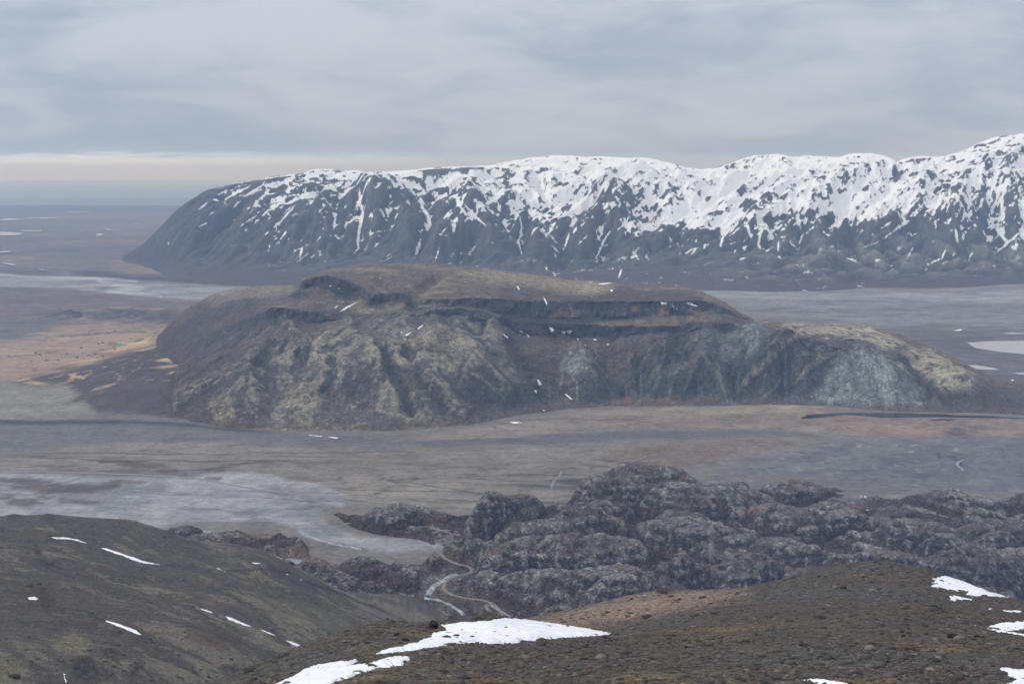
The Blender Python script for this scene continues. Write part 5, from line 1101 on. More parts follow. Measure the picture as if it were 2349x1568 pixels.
def resample(pts, step):
    d = np.concatenate([[0], np.cumsum(np.hypot(*np.diff(pts, axis=0).T))]); n = max(3, int(d[-1] / step))
    s = np.linspace(0, d[-1], n)
    p = np.stack([np.interp(s, d, pts[:, 0]), np.interp(s, d, pts[:, 1])], 1)
    k = min(3, n // 4)
    return np.stack([smooth1(p[:, 0], k), smooth1(p[:, 1], k)], 1)
def ribbon(name, land, pts, width, lift, mat, step=0.8, wob=0.0, cross=5):
    p = resample(pts, step); X, Y, Z, ok = land.hit(p[:, 0], p[:, 1])
    X, Y, Z = (smooth1(a, 2) for a in (X, Y, Z))
    tx, ty = np.gradient(X), np.gradient(Y); L = np.hypot(tx, ty) + 1e-9; nx, ny = -ty / L, tx / L
    n = len(X); wd = width * (1 + wob * fbm(np.arange(n) * 1.0, np.zeros(n), 9, 3, seed=len(name)))
    rows = []
    for u in np.linspace(-0.5, 0.5, cross):
        rows.append(np.stack([X + nx * wd * u, Y + ny * wd * u, Z + lift * (1 - 1.9 * abs(u))], 1))
    return structure(link(name, make_mesh(name, np.concatenate(rows), grid_faces(cross, n)), mat))
m = Mat('track_gravel'); f = m.noise(1.5, 5, 0.6); g = m.noise(14, 3)
m.bump(f, 0.1); M_TRACK = m.out(m.scale(m.mix(g, (0.15, 0.125, 0.10), (0.22, 0.20, 0.185)), m.ramp(f, 0.2, 0.8, 0.7, 1.3, 'LINEAR')))
m = Mat('road_gravel'); f = m.noise(3, 5, 0.6)
M_ROAD = m.out(m.scale((0.21, 0.21, 0.215), m.ramp(f, 0.2, 0.8, 0.75, 1.2, 'LINEAR')))
m = Mat('rapids'); f = m.noise(2.2, 5, 0.7, (1, 1, 1), 1.0); g = m.noise(9, 3, 0.6)
m.b.inputs['Roughness'].default_value = 0.3
m.bump(f, 0.5); M_RAPID = m.out(m.mix(m.ramp(m.math('ADD', m.math('MULTIPLY', g, 0.4), m.math('MULTIPLY', f, 0.6)), 0.46, 0.62), (0.13, 0.155, 0.18), (0.55, 0.58, 0.61)))
ribbon('dirt_track', KN, ROAD, 5.2, 0.9, M_TRACK); ribbon('dirt_track', KN, ROAD2, 5.0, 0.9, M_TRACK)
ribbon('stream', KN, STREAM[0], 7.5, 1.2, M_RAPID, wob=0.9); ribbon('stream', KN, STREAM[1], 5, 1.2, M_RAPID, wob=0.9); ribbon('stream', KN, STREAM[2], 3.5, 1.0, M_RAPID, wob=0.8)
ribbon('stream', PL, K2([(0, 622), (60, 660), (140, 690), (230, 712), (330, 730), (420, 750)]), 6, 1.2, M_RAPID, wob=0.7)
ribbon('stream', PL, W7([(1885, 1250), (1830, 1265), (1820, 1290), (1860, 1310), (1875, 1345)]), 5, 2.0, M_RAPID, wob=0.8)
ribbon('gravel_road', PL, np.concatenate([K1([(-60, 315), (200, 308), (450, 312), (800, 325), (1150, 340), (1300, 352), (1550, 400), (1800, 440)]), K2([(60, 385), (330, 406), (480, 415), (650, 403), (800, 395), (1000, 400), (1250, 412), (1600, 418), (1720, 417), (1790, 402)])]), 7.5, 1.2, M_ROAD, 1.5)
ribbon('gravel_road', PL, K2([(1760, 215), (1740, 260), (1700, 290), (1695, 320), (1680, 345)]), 4.5, 1.2, M_ROAD)
ribbon('gravel_road', PL, K2([(2330, 120), (2250, 150), (2130, 160), (2070, 175), (2080, 190), (2120, 195)]), 4.5, 1.2, M_ROAD)

# ================================================================== SNOW PATCHES
m = Mat('snow'); f = m.noise(0.5, 4, 0.6); g = m.noise(6, 4, 0.6)
m.b.inputs['Roughness'].default_value = 0.7; m.b.inputs['Subsurface Weight'].default_value = 0.0
m.bump(m.math('ADD', f, m.math('MULTIPLY', g, 2.0)), 0.05)
dirt = m.math('MULTIPLY', m.ramp(m.noise(1.6, 5, 0.7), 0.60, 0.74), m.ramp(m.noise(9, 3, 0.5), 0.45, 0.62))
M_SNOW = m.out(m.mix(m.math('MULTIPLY', dirt, 0.4), m.scale(m.mix(m.ramp(g, 0.3, 0.7), (0.74, 0.78, 0.84), (0.85, 0.87, 0.90)), m.ramp(f, 0.25, 0.75, 0.95, 1.03, 'LINEAR')), (0.36, 0.33, 0.30)))
def snow_patch(land, pts, thick, label, group, rough=1.0, res=None):
    lo, hi = pts.min(0) - 2.5, pts.max(0) + 2.5
    ext = hi - lo; res = res or max(0.22, math.sqrt(ext[0] * ext[1] / 9000.0)); res = min(res, 0.5)
    gx, gy = np.meshgrid(np.arange(lo[0], hi[0], res), np.arange(hi[1], lo[1], -res * 0.6))
    X, Y, Z, ok = land.hit(gx.ravel(), gy.ravel())
    sd = poly_sd(gx, gy, pts).ravel()
    sc_ = Y / F
    sd = sd + rough * (fbm(X, Y * 0.6, 12 * sc_.mean(), 3, 0.7, seed=3) * 1.5 + fbm(X, Y * 0.7, 3.5 * sc_.mean(), 2, 0.7, seed=4) * 0.6)
    h = thick * (sstep(sd, -0.25, 1.6) * 1.25 - 0.25)
    h = h + thick * sstep(sd, 0.5, 3.0) * (fbm(X, Y, 40 * sc_.mean(), 3, 0.6, seed=8) * 1.6 + fbm(X, Y, 9 * sc_.mean(), 2, 0.6, seed=9) * 0.35)
    V = np.stack([X, Y, Z + h], 1)
    Fc = grid_faces(*gx.shape)
    keep = (sd[Fc] > -0.5).any(1) & ok[Fc].all(1)
    yy = Y[Fc]; keep &= (yy.max(1) - yy.min(1)) < 0.12 * yy.min(1)      # do not bridge over a crest
    Fc = Fc[keep]
    if len(Fc) < 2: print('empty snow', label); return
    used = np.unique(Fc); rm = np.zeros(len(V), np.int32); rm[used] = np.arange(len(used))
    ob = link('snow_patch', make_mesh('snow_patch', V[used], rm[Fc]), M_SNOW)
    return thing(ob, label, 'snow patch', group)
G1 = 'snow patches on the near ridge'
for win, pts, label in (
    (N2, [(725, 560), (780, 535), (870, 520), (985, 495), (1000, 478), (1065, 460), (1070, 440), (1130, 425), (1155, 420), (1145, 400), (1120, 388), (1160, 380), (1240, 372), (1400, 365), (1490, 348), (1510, 346), (1660, 359), (1800, 379), (2000, 411), (2135, 440), (2000, 452), (1850, 462), (1740, 468), (1670, 475), (1580, 478), (1585, 490), (1540, 496), (1440, 500), (1370, 495), (1340, 488), (1250, 492), (1200, 495), (1050, 522), (960, 535), (830, 552)], 'largest white snow patch, tapering to the right on the near ridge'),
    (N2, [(100, 760), (250, 690), (360, 630), (450, 612), (550, 597), (555, 608), (650, 592), (620, 605), (570, 628), (680, 615), (760, 595), (850, 572), (940, 575), (940, 590), (890, 622), (760, 640), (700, 655), (650, 665), (600, 690), (520, 720), (440, 760)], 'forked snow patch running off the bottom edge below the largest one'),
    (N3, [(1885, 97), (1950, 112), (2060, 157), (2150, 192), (2280, 227), (2180, 220), (2120, 215), (2060, 218), (2010, 208), (2020, 192), (1960, 185), (1880, 175), (1800, 160), (1810, 150), (1840, 145), (1810, 140), (1830, 122), (1810, 115), (1850, 105)], 'wedge of snow hanging over the right crest of the near ridge'),
    (N3, [(1905, 215), (1990, 225), (2050, 230), (2040, 243), (1960, 235), (1940, 248), (1920, 238)], 'small ragged snow patch just below the wedge of snow'),
    (N3, [(2230, 303), (2290, 303), (2420, 300), (2420, 316), (2260, 311)], 'thin sliver of snow at the right edge, above the broad patch'),
    (N3, [(2140, 400), (2160, 390), (2230, 375), (2349, 365), (2420, 362), (2420, 415), (2349, 412), (2260, 425), (2180, 404)], 'broad snow patch at the right edge above a thin snow line'),
    (N3, [(2060, 391), (2075, 394), (2200, 420), (2349, 443), (2420, 456), (2420, 465), (2349, 451), (2200, 428)], 'narrow straight line of snow in a groove at the right edge'),
    (N3, [(2210, 645), (2349, 655), (2450, 660), (2450, 770), (2240, 760), (2240, 745), (2320, 708), (2260, 690)], 'snow patch in the bottom right corner of the picture'),
    (N3, [(1050, 712), (1080, 706), (1150, 714), (1250, 728), (1320, 745), (1320, 770), (1130, 770), (1150, 735)], 'low snow patch on mossy gravel at the bottom edge'),
    (N3, [(2141, 289), (2160, 289), (2160, 299), (2141, 298)], 'tiny round snow spot below the wedge of snow')):
    snow_patch(NR, win(pts), 0.17, label, G1, 1.3)
G2 = 'snow patches on the left hillside'
for pts, label in (
    ([(325, 186), (420, 186), (510, 200), (590, 230), (540, 222), (480, 204), (380, 200)], 'upper of two long snow streaks along the hillside gully, far left'),
    ([(660, 254), (720, 262), (800, 290), (870, 312), (960, 342), (1040, 365), (1110, 372), (1020, 372), (940, 359), (880, 337), (800, 307), (720, 280)], 'longest snow streak on the left hillside, sloping down to the right'),
    ([(1688, 358), (1740, 355), (1772, 368), (1720, 371)], 'small oval snow patch left of the pale tarn'),
    ([(1435, 390), (1480, 400), (1525, 417), (1490, 416)], 'short snow sliver right of the dark rock outcrop'),
    ([(180, 592), (230, 587), (264, 600), (240, 611), (195, 607)], 'oval snow patch beside dark brown heath at the left edge'),
    ([(702, 744), (760, 757), (850, 785), (910, 808), (955, 845), (920, 839), (860, 814), (790, 787), (720, 758)], 'ragged snow streak low on the left hillside'),
    ([(1320, 656), (1380, 671), (1465, 705), (1420, 700), (1360, 681)], 'uppermost snow streak in the chain leading down to the near ridge'),
    ([(1512, 716), (1560, 729), (1640, 764), (1697, 790), (1640, 782), (1590, 762), (1530, 739)], 'longest snow streak in the chain leading down to the near ridge'),
    ([(1730, 798), (1760, 806), (1800, 822), (1866, 850), (1840, 848), (1760, 818)], 'thin broken snow streak between two thicker ones of the chain'),
    ([(1908, 876), (1960, 887), (2034, 920), (2010, 933), (1960, 910)], 'lowest snow patch of the chain, against the near ridge'),
    ([(423, 1100), (441, 1105), (437, 1125), (451, 1160), (440, 1166), (427, 1125)], 'upright snow sliver on dark crags at the bottom left'),
    ([(1898, 427), (1945, 436), (1930, 443)], 'tiny snow sliver above a dark gully edge, left of the valley'),
    ([(1996, 460), (2036, 473), (2020, 478)], 'tiny snow sliver on the skyline of the left hillside')):
    snow_patch(LH, N1(pts), 0.7, label, G2, 0.5)
G3 = 'snow patches on the mesa'
CL = 'small snow patch below the dark cliff band of the mesa'
for win, pts, label in (
    (W5, [(595, 382), (640, 345), (700, 318), (735, 303), (690, 335), (640, 365)], 'longest slanting snow streak on the upper left of the mesa'),
    (W5, [(563, 352), (580, 335), (598, 338), (575, 355)], 'short snow streak just left of the longest one on the mesa'), (W5, [(605, 320), (632, 297), (625, 314)], 'small snow sliver above the longest streak on the mesa'),
    (W5, [(478, 331), (535, 296), (500, 324)], 'thin slanting snow streak near the left cliff of the mesa'), (W5, [(1040, 530), (1090, 508), (1112, 498), (1062, 536), (1045, 543)], 'hook-shaped snow streak in the middle of the mesa slope'),
    (W5, [(1120, 490), (1160, 464), (1166, 472), (1130, 496)], 'snow streak right above the hook-shaped one on the mesa'), (W5, [(1006, 507), (1026, 510), (1022, 521), (1009, 518)], 'snow dot left of the hook-shaped streak on the mesa'),
    (W5, [(1783, 193), (1806, 214), (1813, 236), (1797, 226)], 'snow sliver in a notch at the edge of the mesa top'), (W5, [(1958, 258), (1980, 288), (1997, 318), (1992, 345), (1975, 300)], 'frozen white trickle down the mesa cliff'),
    (W6, [(330, 429), (350, 433), (367, 455), (346, 461), (335, 446)], 'small snow patch, fourth from the left, below the dark mesa cliff'), (W6, [(413, 459), (436, 461), (425, 476)], 'small snow patch, fifth from the left, below the dark mesa cliff'), (W6, [(453, 457), (476, 457), (462, 469)], 'small snow patch, sixth from the left, below the dark mesa cliff'), (W6, [(619, 505), (650, 509), (650, 523), (630, 521)], 'small snow patch, ninth from the left, below the dark mesa cliff'), (W6, [(514, 504), (531, 511), (522, 521)], 'small snow patch, seventh from the left, below the dark mesa cliff'),
    (W6, [(546, 530), (580, 553), (577, 563)], 'small snow patch, eighth from the left, below the dark mesa cliff'), (W6, [(714, 540), (737, 542), (722, 556)], 'rightmost small snow patch in the row below the dark mesa cliff'), (W6, [(130, 454), (166, 470), (160, 478)], 'small snow patch, second from the left, below the dark mesa cliff'), (W6, [(179, 477), (201, 489), (198, 502), (181, 492)], 'small snow patch, third from the left, below the dark mesa cliff'), (W6, [(19, 464), (36, 483), (59, 500), (50, 508), (25, 487)], 'leftmost small snow patch in the row below the dark mesa cliff'),
    (W6, [(1083, 261), (1121, 268), (1113, 283), (1087, 275)], 'snow patch at the head of a talus cone on the mesa'), (W6, [(1256, 266), (1329, 284), (1322, 294), (1275, 283)], 'wide snow patch at the head of the rightmost talus cone'), (W6, [(1153, 275), (1170, 292), (1158, 291)], 'small snow fleck between two talus cones'), (W6, [(1178, 302), (1198, 307), (1188, 315)], 'snow fleck low between two talus cones'),
    (W6, [(653, 137), (720, 134), (772, 132), (700, 148), (664, 146)], 'flat snow strip on top of the mesa near its skyline'), (W6, [(738, 177), (763, 177), (755, 196), (741, 191)], 'snow spot at the cliff edge below the flat snow strip'), (W6, [(597, 127), (615, 127), (610, 138)], 'snow dot on top of the mesa left of the flat strip'),
    (W6, [(244, 773), (263, 784), (282, 815), (262, 823), (250, 796)], 'snow patch low in the gully left of the pale scree cone'), (W6, [(227, 850), (249, 854), (246, 876), (231, 866)], 'lower snow patch in the gully left of the pale scree cone'), (W6, [(433, 872), (450, 879), (494, 921), (470, 914), (440, 887)], 'slanting snow streak at the foot of the pale scree cone'),
    (W6, [(279, 984), (314, 984), (295, 994)], 'snow fleck at the foot of the mesa beside the plain'), (W5, [(863, 149), (878, 147), (870, 162)], 'snow dot high on the mesa top, left part'), (W5, [(1398, 117), (1417, 121), (1402, 129)], 'snow dot on the open crown of the mesa'), (W5, [(583, 218), (607, 221), (595, 231)], 'snow fleck under the upper left cliff of the mesa'), (W5, [(528, 206), (550, 194), (540, 213)], 'snow sliver under the upper left cliff of the mesa'),
    (W5, [(255, 492), (283, 480), (265, 496)], 'snow fleck in brown heath on the left flank of the mesa'), (W5, [(425, 558), (470, 545), (440, 560)], 'thin snow sliver in a crease left of the mossy spurs'), (W5, [(1558, 234), (1570, 236), (1562, 245)], 'snow dot above the middle of the mesa cliff')):
    snow_patch(ME, win(pts), 1.6, label, G3, 0.3, 0.22)
G4 = 'snow patches on the plain and knolls'
for land, win, pts, label in ((PL, W5, [(1733, 1117), (1780, 1114), (1837, 1120), (1780, 1129)], 'flat snow patch on the brown plain in front of the mesa'), (PL, W4, [(2062, 984), (2120, 985), (2172, 994), (2160, 999), (2090, 993)], 'left half of the long snow strip on the grey outwash plain'), (PL, W4, [(2178, 997), (2240, 998), (2302, 1007), (2250, 1011)], 'right half of the long snow strip on the grey outwash plain'),
    (PL, W7, [(1770, 240), (1850, 222), (1882, 227), (1850, 238)], 'white snow patch on the plain behind the mesa'), (PL, W7, [(2238, 625), (2262, 618), (2275, 625), (2255, 631)], 'white fleck of snow on the plain beside the lagoons'), (PL, W7, [(1028, 1194), (1050, 1190), (1070, 1194), (1050, 1199)], 'small snow patch on the grey flats beyond the knolls'),
    (KN, K3, [(1373, 341), (1400, 336), (1427, 338), (1422, 355), (1390, 351)], 'largest snow patch among the rocky knolls'), (KN, K3, [(1420, 420), (1440, 421), (1432, 431)], 'small snow fleck in the hollow below the larger knoll patch'), (KN, K3, [(1340, 331), (1358, 328), (1350, 336)], 'tiny snow fleck left of the larger knoll patch')):
    snow_patch(land, win(pts), 1.0, label, G4, 0.3, 0.22)

# ================================================================== STONES AND BOULDERS ON THE NEAR RIDGE
def ico(sub):
    import bmesh
    b = bmesh.new(); bmesh.ops.create_icosphere(b, subdivisions=sub, radius=1.0)
    v = np.array([x.co for x in b.verts]); f = np.array([[q.index for q in x.verts] for x in b.faces]); b.free(); return v, f
IV, IF = ico(1); BV, BF = ico(3)
m = Mat('stone_grey'); f = m.noise(0.35, 5, 0.65); m.bump(f, 0.06)
M_STONE = m.out(m.scale(m.attr('tint'), m.ramp(f, 0.25, 0.75, 0.7, 1.3, 'LINEAR')))
def rand_rot(n):
    q = RNG.normal(size=(n, 4)); q /= np.linalg.norm(q, axis=1)[:, None]; w, x, y, z = q.T
    return np.stack([1 - 2 * (y * y + z * z), 2 * (x * y - z * w), 2 * (x * z + y * w), 2 * (x * y + z * w), 1 - 2 * (x * x + z * z), 2 * (y * z - x * w), 2 * (x * z - y * w), 2 * (y * z + x * w), 1 - 2 * (x * x + y * y)], 1).reshape(n, 3, 3)
def stones(n, land=None, box=(190, 1060, 560, 700), far=330, mu=-2.35, label='loose grey stones strewn over the gravel of the near ridge'):
    land = land or NR
    qx, qy = RNG.uniform(box[0], box[1], n), box[2] + (box[3] - box[2]) * RNG.random(n) ** 0.8
    X, Y, Z, ok = land.hit(qx, qy); ok &= (Y < far)
    dens = fbm(X, Y, 14, 3, seed=91); ok &= RNG.random(n) < sstep(dens, -0.5, 0.5) * 0.85 + 0.15
    X, Y, Z = X[ok], Y[ok], Z[ok]; n = len(X)
    r = np.clip(np.exp(RNG.normal(mu, 0.6, n)), 0.035, 1.6) * (Y / 150) ** 0.35
    R = rand_rot(n); scl = np.stack([RNG.uniform(0.8, 1.5, n), RNG.uniform(0.7, 1.1, n), RNG.uniform(0.4, 0.75, n)], 1)
    nv = len(IV); base = IV[None] * (1 + RNG.normal(0, 0.12, (n, nv, 1)))
    v = np.einsum('nij,nkj->nki', R, base) * scl[:, None] * r[:, None, None]
    v += np.stack([X, Y, Z + r * 0.12], 1)[:, None]
    fc = (IF[None] + (np.arange(n) * nv)[:, None, None]).reshape(-1, 3)
    c = np.array([lin(72, 69, 67), lin(88, 84, 81), lin(60, 58, 58), lin(112, 106, 101), lin(92, 78, 70)])[RNG.choice(5, n, p=[.28, .30, .20, .13, .09])]
    col = np.repeat(c * RNG.uniform(0.8, 1.2, (n, 1)), nv, 0)
    ob = link('scattered_stones', make_mesh('scattered_stones', v.reshape(-1, 3), fc, False, col), M_STONE)
    ob['kind'] = 'stuff'; ob['label'] = label
stones(24000)
stones(7000, LH, (-20, 460, 512, 700), 1500, -1.75, 'loose dark stones strewn over the left hillside')
def boulder(win, x, y, w, col, label, flat=0.7, jag=0.25, seed=0, group='boulders on the near ridge'):
    c = win([(x, y)])[0]; X, Y, Z, ok = NR.hit(c[0], c[1]); X, Y, Z = X[0], Y[0], Z[0]
    r = w * 0.17 / 2 * Y / F * 1.15
    rg = np.random.default_rng(seed + int(x)); v = BV.copy()
    for _ in range(11):                          # cut flat facets
        d = rg.normal(size=3); d /= np.linalg.norm(d); k = rg.uniform(0.55, 0.9); s_ = v @ d
        v -= np.outer(np.clip(s_ - k, 0, None), d)
    v *= 1 + jag * (perlin(v[:, 0] * 2.2 + x, v[:, 1] * 2.2 + v[:, 2] * 1.7, 5) + 0.6 * perlin(v[:, 0] * 5, v[:, 1] * 5 + v[:, 2] * 4 + x, 6))[:, None]
    v *= np.array([1.1, 0.85, flat]) * r; a = rg.uniform(-0.5, 0.5); ca, sa = math.cos(a), math.sin(a)
    v = np.stack([v[:, 0] * ca - v[:, 1] * sa, v[:, 0] * sa + v[:, 1] * ca, v[:, 2]], 1)
    me = make_mesh('boulder', v, BF, True, np.repeat(lin(*col)[None] * rg.uniform(0.9, 1.1), len(v), 0))
    ob = link('boulder', me, M_STONE); ob.location = (X, Y, Z + flat * r * 0.45)
    return thing(ob, label, 'boulder', group)
GR, DK, PA, BRN = (92, 90, 90), (46, 44, 45), (128, 124, 120), (96, 82, 74)
for a in ((N2, 1080, 402, 46, DK, 'tall jagged black block beside the tip of the largest snow patch', 1.25, .5), (N2, 1055, 402, 22, DK, 'dark stub of rock against the left of the tall black block', .8, .4), (N2, 860, 446, 32, DK, 'dark boulder left of the largest snow patch, alone on gravel', .7, .4), (N2, 915, 480, 52, DK, 'low dark slab pointing at the left tail of the largest snow patch', .45, .4),
          (N2, 610, 504, 28, BRN, 'brownish boulder above the forked snow patch', .7, .2), (N2, 655, 488, 22, BRN, 'small brown boulder up and right of the one above the forked snow', .6, .2), (N2, 1182, 526, 30, PA, 'pale grey slab just below the largest snow patch', .5, .15), (N2, 1617, 608, 18, DK, 'small dark stone in moss below the largest snow patch', .8, .3),
          (N3, 1527, 296, 48, GR, 'long grey boulder under the dome crest, right of centre', .55, .12), (N3, 1665, 356, 42, GR, 'smooth grey boulder between the long one and the round one', .6, .12), (N3, 1870, 376, 34, GR, 'round grey boulder below the greenish rock rib', .8, .12), (N3, 968, 369, 40, (70, 68, 70), 'square-edged dark grey boulder alone in mid slope', .6, .1),
          (N3, 1925, 464, 54, (52, 44, 44), 'largest craggy dark boulder on the right of the slope', .75, .5), (N3, 2072, 457, 30, DK, 'black boulder left of the thin snow line', .6, .4), (N3, 1670, 438, 28, DK, 'dark boulder in moss, second left of the largest craggy one', .5, .4), (N3, 1635, 456, 26, DK, 'dark boulder just lower left of another on the mossy slope', .6, .4),
          (N3, 1775, 443, 28, DK, 'low dark boulder nearest left of the largest craggy one', .5, .4), (N3, 1050, 509, 46, DK, 'flat dark boulder in the middle of the lower slope', .4, .4), (N3, 372, 493, 30, GR, 'grey boulder lower left beside a band of moss', .7, .15), (N3, 318, 241, 24, (66, 58, 56), 'dark boulder on the pink scree painted paler as sunlit', .7, .2), (N3, 40, 237, 18, (66, 58, 56), 'small dark boulder at the left end of the scree painted as sunlit', .8, .3),
          (N3, 1670, 77, 30, GR, 'grey boulder just below the top of the dome', .6, .15), (N3, 1828, 603, 50, (58, 58, 60), 'split dark grey boulder low on the right', .5, .4), (N3, 1100, 629, 34, BRN, 'pale brown slab low in the middle of the slope', .4, .15), (N3, 1415, 111, 46, (60, 56, 54), 'dark flat boulder in dry moss under the dome top', .35, .3),
          (N3, 2305, 529, 34, DK, 'low black boulder near the right edge above the corner snow', .4, .4), (N3, 1550, 608, 26, DK, 'dark boulder left of the split dark grey one', .7, .4), (N3, 440, 721, 20, PA, 'white-grey stone in bright moss at the bottom', .7, .15), (N3, 1398, 356, 18, GR, 'small grey stone left of the smooth grey boulder', .7, .15),
          (N3, 1198, 273, 26, PA, 'pale flat stone left of the long grey boulder', .4, .15), (N3, 975, 457, 26, DK, 'dark stone above the flat dark boulder', .5, .3)):
    boulder(*a)

# ================================================================== FARM, TREES, CAIRNS, MARKERS
def flat_mat(name, col, size=0.6, amp=0.25, rough=0.8):
    m = Mat(name); m.b.inputs['Roughness'].default_value = rough
    return m.out(m.scale(col, m.ramp(m.noise(size, 4, 0.6), 0.25, 0.75, 1 - amp, 1 + amp, 'LINEAR')))
def empty(name, loc, rz=0.0):
    o = bpy.data.objects.new(name, None); o.location = loc; o.rotation_euler = (0, 0, rz); sc.collection.objects.link(o); return o
def box(name, x0, x1, y0, y1, z0, z1, mat, parent):
    v = [(x, y, z) for z in (z0, z1) for y in (y0, y1) for x in (x0, x1)]
    f = [(0, 2, 3, 1), (4, 5, 7, 6), (0, 1, 5, 4), (2, 6, 7, 3), (0, 4, 6, 2), (1, 3, 7, 5)]
    return link(name, make_mesh(name, v, f, False), mat, parent)
def hip(name, x0, x1, y0, y1, z0, z1, inset, mat, parent):
    c = (y0 + y1) / 2
    v = [(x0, y0, z0), (x1, y0, z0), (x1, y1, z0), (x0, y1, z0), (x0 + inset, c, z1), (x1 - inset, c, z1)]
    me = bpy.data.meshes.new(name); me.from_pydata(v, [], [(0, 1, 5, 4), (2, 3, 4, 5), (3, 0, 4), (1, 2, 5), (0, 3, 2, 1)]); me.update()
    return link(name, me, mat, parent)
M_WALL, M_ROOF, M_ROOF2 = flat_mat('white_render', (0.62, 0.64, 0.68)), flat_mat('turquoise_roof', (0.10, 0.36, 0.42), 2, .15, .5), flat_mat('pale_teal_roof', (0.26, 0.42, 0.44), 2, .15, .5)
M_GLASS, M_DARK = flat_mat('window_glass', (0.03, 0.04, 0.05), 1, .1, .15), flat_mat('dark_timber', (0.04, 0.035, 0.035))
def on(land, win, x, y):
    c = win([(x, y)])[0]; X, Y, Z, _ = land.hit(c[0], c[1]); return X[0], Y[0], Z[0]
x, y, z = on(PL, W4, 801, 388)
h = thing(empty('farmhouse', (x, y, z - 0.3), 0.35), 'small white farmhouse with turquoise hipped roof on the straw fields', 'house')
box('wall', -6.5, 6.5, -4.5, 4.5, 0, 5.2, M_WALL, h); rf = hip('roof', -7.3, 7.3, -5.3, 5.3, 5.2, 8.6, 4.0, M_ROOF, h); box('chimney', -1.4, -0.6, -0.4, 0.4, 7.9, 9.4, M_WALL, rf)
for wx in (-4.6, -1.6, 3.6): box('window', wx - .7, wx + .7, -4.56, -4.44, 2.4, 4.1, M_GLASS, h)
box('door', 0.6, 1.7, -4.57, -4.44, 0.2, 2.6, M_DARK, h)
x, y, z = on(PL, W4, 835, 383)
h = thing(empty('farm_shed', (x, y, z - 0.3), 0.2), 'low white shed with pale teal roof right of the farmhouse', 'shed')
box('wall', -8, 8, -3.5, 3.5, 0, 2.8, M_WALL, h); hip('roof', -8.5, 8.5, -4, 4, 2.8, 5.0, 0.4, M_ROOF2, h); box('door', -1.5, 1.5, -3.57, -3.44, 0, 2.4, M_DARK, h)

m = Mat('bare_twigs'); M_TWIG = m.out((0.13, 0.115, 0.11)); M_BARK = flat_mat('bark', (0.09, 0.08, 0.075)); M_NEEDLE = flat_mat('needles', (0.022, 0.05, 0.045), 0.8, .4); M_SHRUB = flat_mat('shrub_twigs', (0.12, 0.10, 0.09), 0.6, .4)
def tube(p, q, r0, r1, n=5):
    p, q = np.array(p, float), np.array(q, float); d = q - p; d /= np.linalg.norm(d) + 1e-9
    a = np.cross(d, (0.3, 0.9, 0.2)); a /= np.linalg.norm(a); b = np.cross(d, a); an = np.arange(n) * 2 * np.pi / n
    ring = np.outer(np.cos(an), a) + np.outer(np.sin(an), b)
    v = np.concatenate([p + ring * r0, q + ring * r1]); i = np.arange(n); j = (i + 1) % n
    return v, np.stack([i, j, j + n, i + n], 1)
def tubes(name, lst, mat, parent):
    V, Fs, o = [], [], 0
    for a in lst: v, f = tube(*a); V.append(v); Fs.append(f + o); o += len(v)
    return link(name, make_mesh(name, np.concatenate(V), np.concatenate(Fs)), mat, parent)
def bare_tree(loc, hgt, label, group, seed):
    rg = np.random.default_rng(seed); o = thing(empty('bare_tree', loc), label, 'tree', group)
    tubes('trunk', [((0, 0, -0.5), (0.1, 0, hgt * .55), .28, .14), ((0.1, 0, hgt * .55), (0.2, .1, hgt * .95), .14, .05)], M_BARK, o)
    br = []
    for k in range(26):
        z0 = hgt * rg.uniform(.2, .85); a = rg.uniform(0, 6.28); l = hgt * rg.uniform(.18, .36)
        e = np.array([math.cos(a) * l * .7, math.sin(a) * l * .7, z0 + l * .9]); br.append(((0.1, 0, z0), e, .09, .04, 4))
        for _ in range(3):
            a2 = a + rg.normal(0, .8); br.append((e * (1, 1, 1) - (0, 0, l * .25), e + np.array([math.cos(a2) * l * .4, math.sin(a2) * l * .4, l * rg.uniform(.1, .5)]), .05, .03, 3))
    tubes('crown', br, M_TWIG, o); return o
def conifer(loc, hgt, label, group, seed):
    rg = np.random.default_rng(seed); o = thing(empty('conifer_tree', loc), label, 'tree', group)
    tubes('trunk', [((0, 0, -0.5), (0, 0, hgt * .95), .22, .04)], M_BARK, o)
    V, Fs, c = [], [], 0
    for k in range(9):
        z0 = hgt * (0.08 + 0.092 * k); r = hgt * .24 * (1 - k / 10.5)
        for a in np.linspace(0, 6.28, 9, endpoint=False) + rg.uniform(0, 1):
            rr = r * rg.uniform(.75, 1.15); wd = .32 * rr
            tip = (math.cos(a) * rr, math.sin(a) * rr, z0 - .12 * rr); sx, sy = -math.sin(a) * wd, math.cos(a) * wd
            V += [(0, 0, z0 + .28 * r), (tip[0] * .6 + sx, tip[1] * .6 + sy, z0), tip, (tip[0] * .6 - sx, tip[1] * .6 - sy, z0)]; Fs.append((c, c + 1, c + 2, c + 3)); c += 4
    link('crown', make_mesh('crown', V, Fs, False), M_NEEDLE, o); return o
def shrub(loc, r, label, group, seed):
    rg = np.random.default_rng(seed); V, Fs, c = [], [], 0
    for k in range(60):
        d = rg.normal(size=3); d[2] = abs(d[2]) * .7; d /= np.linalg.norm(d); p = d * r * rg.uniform(.35, 1.0); s_ = r * .22
        for _ in range(1):
            q = rg.normal(0, s_, (3, 3)); V += [tuple(p + q[i] + (0, 0, r * .15)) for i in range(3)]; Fs.append((c, c + 1, c + 2)); c += 3
    ob = link('shrub', make_mesh('shrub', V, Fs, False), M_SHRUB); ob.location = loc; return thing(ob, label, 'shrub', group)
